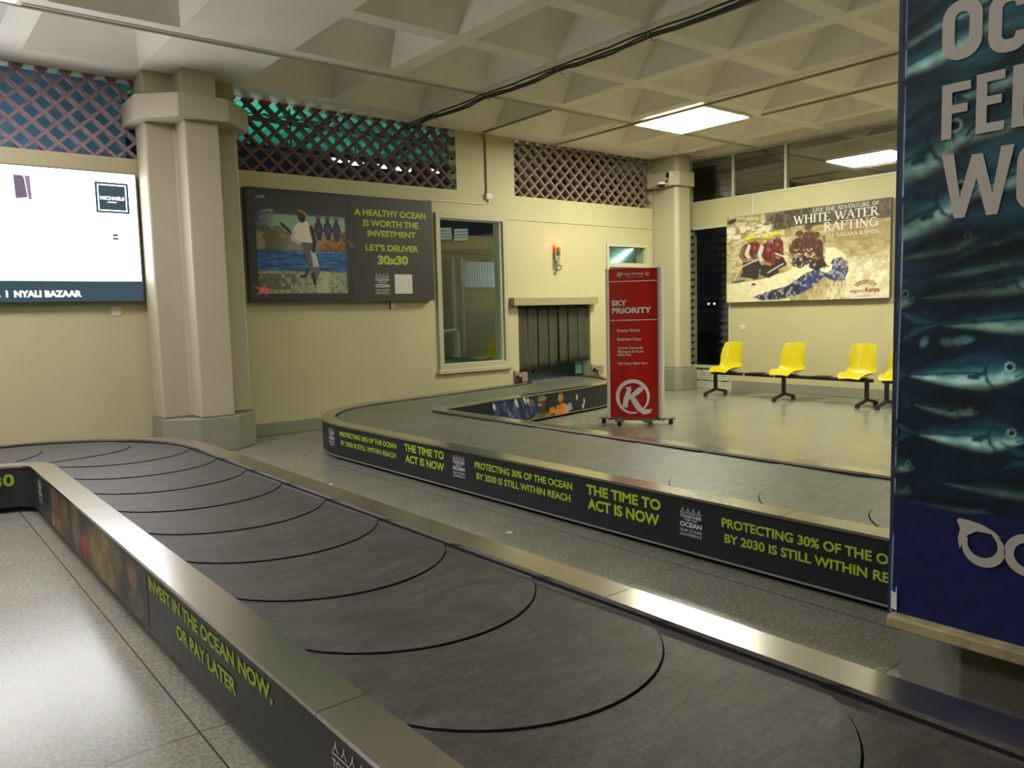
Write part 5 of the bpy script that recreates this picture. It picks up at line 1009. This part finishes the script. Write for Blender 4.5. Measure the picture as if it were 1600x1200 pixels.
cb_.c = cb_.c * np.array((.86, 1.04, 1.06)) * np.where(Yc_ > .84, .55 + .85 * cb_.noise(6, 12, 3, 31), 1)[..., None]; cb_.sheet('printed_cloth', bf, M_PRINTG, bn, 1.75); MB().box((2.668, -.55, .445), (2.676, Y0B - 1.30, 2.95)).build('plain_cloth', mat('banner_deep_teal', (.010, .022, .04), .6), bn)
q = MB(); q.box((2.680, 1.236, .445), (3.6, 1.248, 2.95)); q.build('side_cloth', mat('banner_navy', (.010, .012, .05), .6), bn)
MB().add([(BX - .006, Y0B - x, z) for x, z in ((.008, .452), (.028, .447), (.027, .53), (.024, .53), (.023, .508), (.008, .515))], [(0, 1, 2, 3, 4, 5)]).build('torn_tape', M_WHITEP, bn)
fb = lambda x, z: (BX - .004, Y0B - x, z)
M_BT = mat('banner_letter_white', (.42, .395, .36), .55)
U = lambda y: Y0B - y
def rrect(x0, z0, x1, z1, r, n=6): return arc(x1 - r, z1 - r, r, r, 0, 90, n) + arc(x0 + r, z1 - r, r, r, 90, 180, n) + arc(x0 + r, z0 + r, r, r, 180, 270, n) + arc(x1 - r, z0 + r, r, r, 270, 360, n)
def banner_letter(ch, x0, z0, x1, z1, wd):
    q = MB(); h = wd / 2
    if ch == 'O': stroke(q, rrect(x0 + h, z0 + h, x1 - h, z1 - h, (x1 - x0 - wd) * .46), wd, fb, closed=True)
    if ch == 'C':
        r = (x1 - x0 - wd) * .46; P = [(x1 - h, z1 - .055)] + arc(x1 - h - r * .8, z1 - h - r, r * .8, r, 0, 90, 6) + arc(x0 + h + r, z1 - h - r, r, r, 90, 180, 6) + arc(x0 + h + r, z0 + h + r, r, r, 180, 270, 6) + arc(x1 - h - r * .8, z0 + h + r, r * .8, r, 270, 360, 6) + [(x1 - h, z0 + .055)]
        stroke(q, P, wd, fb)
    if ch in 'FE':
        stroke(q, [(x0 + h, z0), (x0 + h, z1)], wd, fb); stroke(q, [(x0, z1 - h * .9), (x1, z1 - h * .9)], wd * .9, fb); m = z0 + (z1 - z0) * .53; stroke(q, [(x0, m), (x1 - .008, m)], wd * .85, fb)
        if ch == 'E': stroke(q, [(x0, z0 + h * .9), (x1, z0 + h * .9)], wd * .9, fb)
    if ch == 'W':
        w4 = x1 - x0; P = [(0, z1), (wd * 1.05, z1), (w4 * .275, z0 + .065), (w4 * .43, z1 - .012), (w4 * .58, z1 - .012), (w4 * .725, z0 + .065), (w4 - wd * 1.05, z1), (w4, z1), (w4 * .80, z0), (w4 * .65, z0), (w4 * .505, z1 - .085), (w4 * .35, z0), (w4 * .20, z0)]
        q.add([fb(x0 + a, z) for a, z in P], [(12, 0, 1, 2), (12, 2, 11), (11, 2, 3, 10), (10, 3, 4), (10, 4, 5, 9), (9, 5, 8), (8, 5, 6, 7)])
    o = q.build('banner_letter', M_BT, bn); o['label'] = 'pale printed letter ' + ch
banner_letter('O', U(1.103), 2.237, U(.988), 2.415, .037); banner_letter('C', U(.972), 2.225, U(.862), 2.405, .037)
banner_letter('F', U(1.099), 2.003, U(1.016), 2.170, .030); banner_letter('E', U(1.000), 2.004, U(.922), 2.179, .030); banner_letter('E', U(.902), 2.004, U(.824), 2.182, .030)
banner_letter('W', U(1.096), 1.757, U(.892), 1.957, .034); banner_letter('O', U(.884), 1.757, U(.770), 1.957, .037)
# leaping-dolphin O and the C that follows it
q = MB(); cx_, cz_ = U(.945), .728; A = [math.radians(a) for a in range(-205, 62, 6)]
stroke(q, [(cx_ + .052 * math.cos(a), cz_ + .050 * math.sin(a)) for a in A], [.004 + .026 * math.sin(math.pi * min(1, (i + 1) / len(A))) ** .8 for i in range(len(A))], fb)
q.add([fb(cx_ + x, cz_ + z) for x, z in ((-.078, .072), (-.072, .079), (-.045, .078), (-.005, .071), (.03, .055), (.052, .036), (.02, .046), (-.02, .046), (-.046, .028), (-.060, -.002), (-.068, -.02), (-.074, .012), (-.068, .045))], [(12, 0, 2), (0, 1, 2), (12, 2, 8), (2, 3, 7, 8), (3, 4, 6, 7), (4, 5, 6), (12, 8, 11), (11, 8, 9), (11, 9, 10)])
o = q.build('dolphin_emblem', M_BT, bn); o['label'] = 'pale leaping fish emblem forming the letter O'
q = MB(); stroke(q, arc(U(.822), .728, .05, .052, 50, 310, 24), .027, fb); o = q.build('banner_letter', M_BT, bn); o['label'] = 'pale printed letter C of the lower word'

# ================================================================== SMALL THINGS ON THE FLOOR
def flake(x, y, r, m, label, name, z=0.0):
    q = MB(); q.prism([(x + r * math.cos(a) * k, y + r * math.sin(a) * k) for a, k in ((0, 1), (1.1, .8), (2.0, 1.05), (3.1, .7), (4.2, 1), (5.2, .85))], z, z + .002); tag(q.build(name, m), label, 'litter')
flake(3.28, 4.11, .026, M_WHITEP, 'white paper scrap on the floor between the two conveyors', 'paper_scrap')
flake(3.10, 6.44, .02, M_WHITEP, 'tiny white paper chip on the floor near the far conveyor bend', 'paper_scrap')
flake(3.738, 8.22, .035, M_KICK, 'dark dirt flake on the floor before the column plinth', 'dirt_flake')
flake(3.459, 7.79, .022, M_KICK, 'small dark dirt flake beside the near conveyor rim', 'dirt_flake')
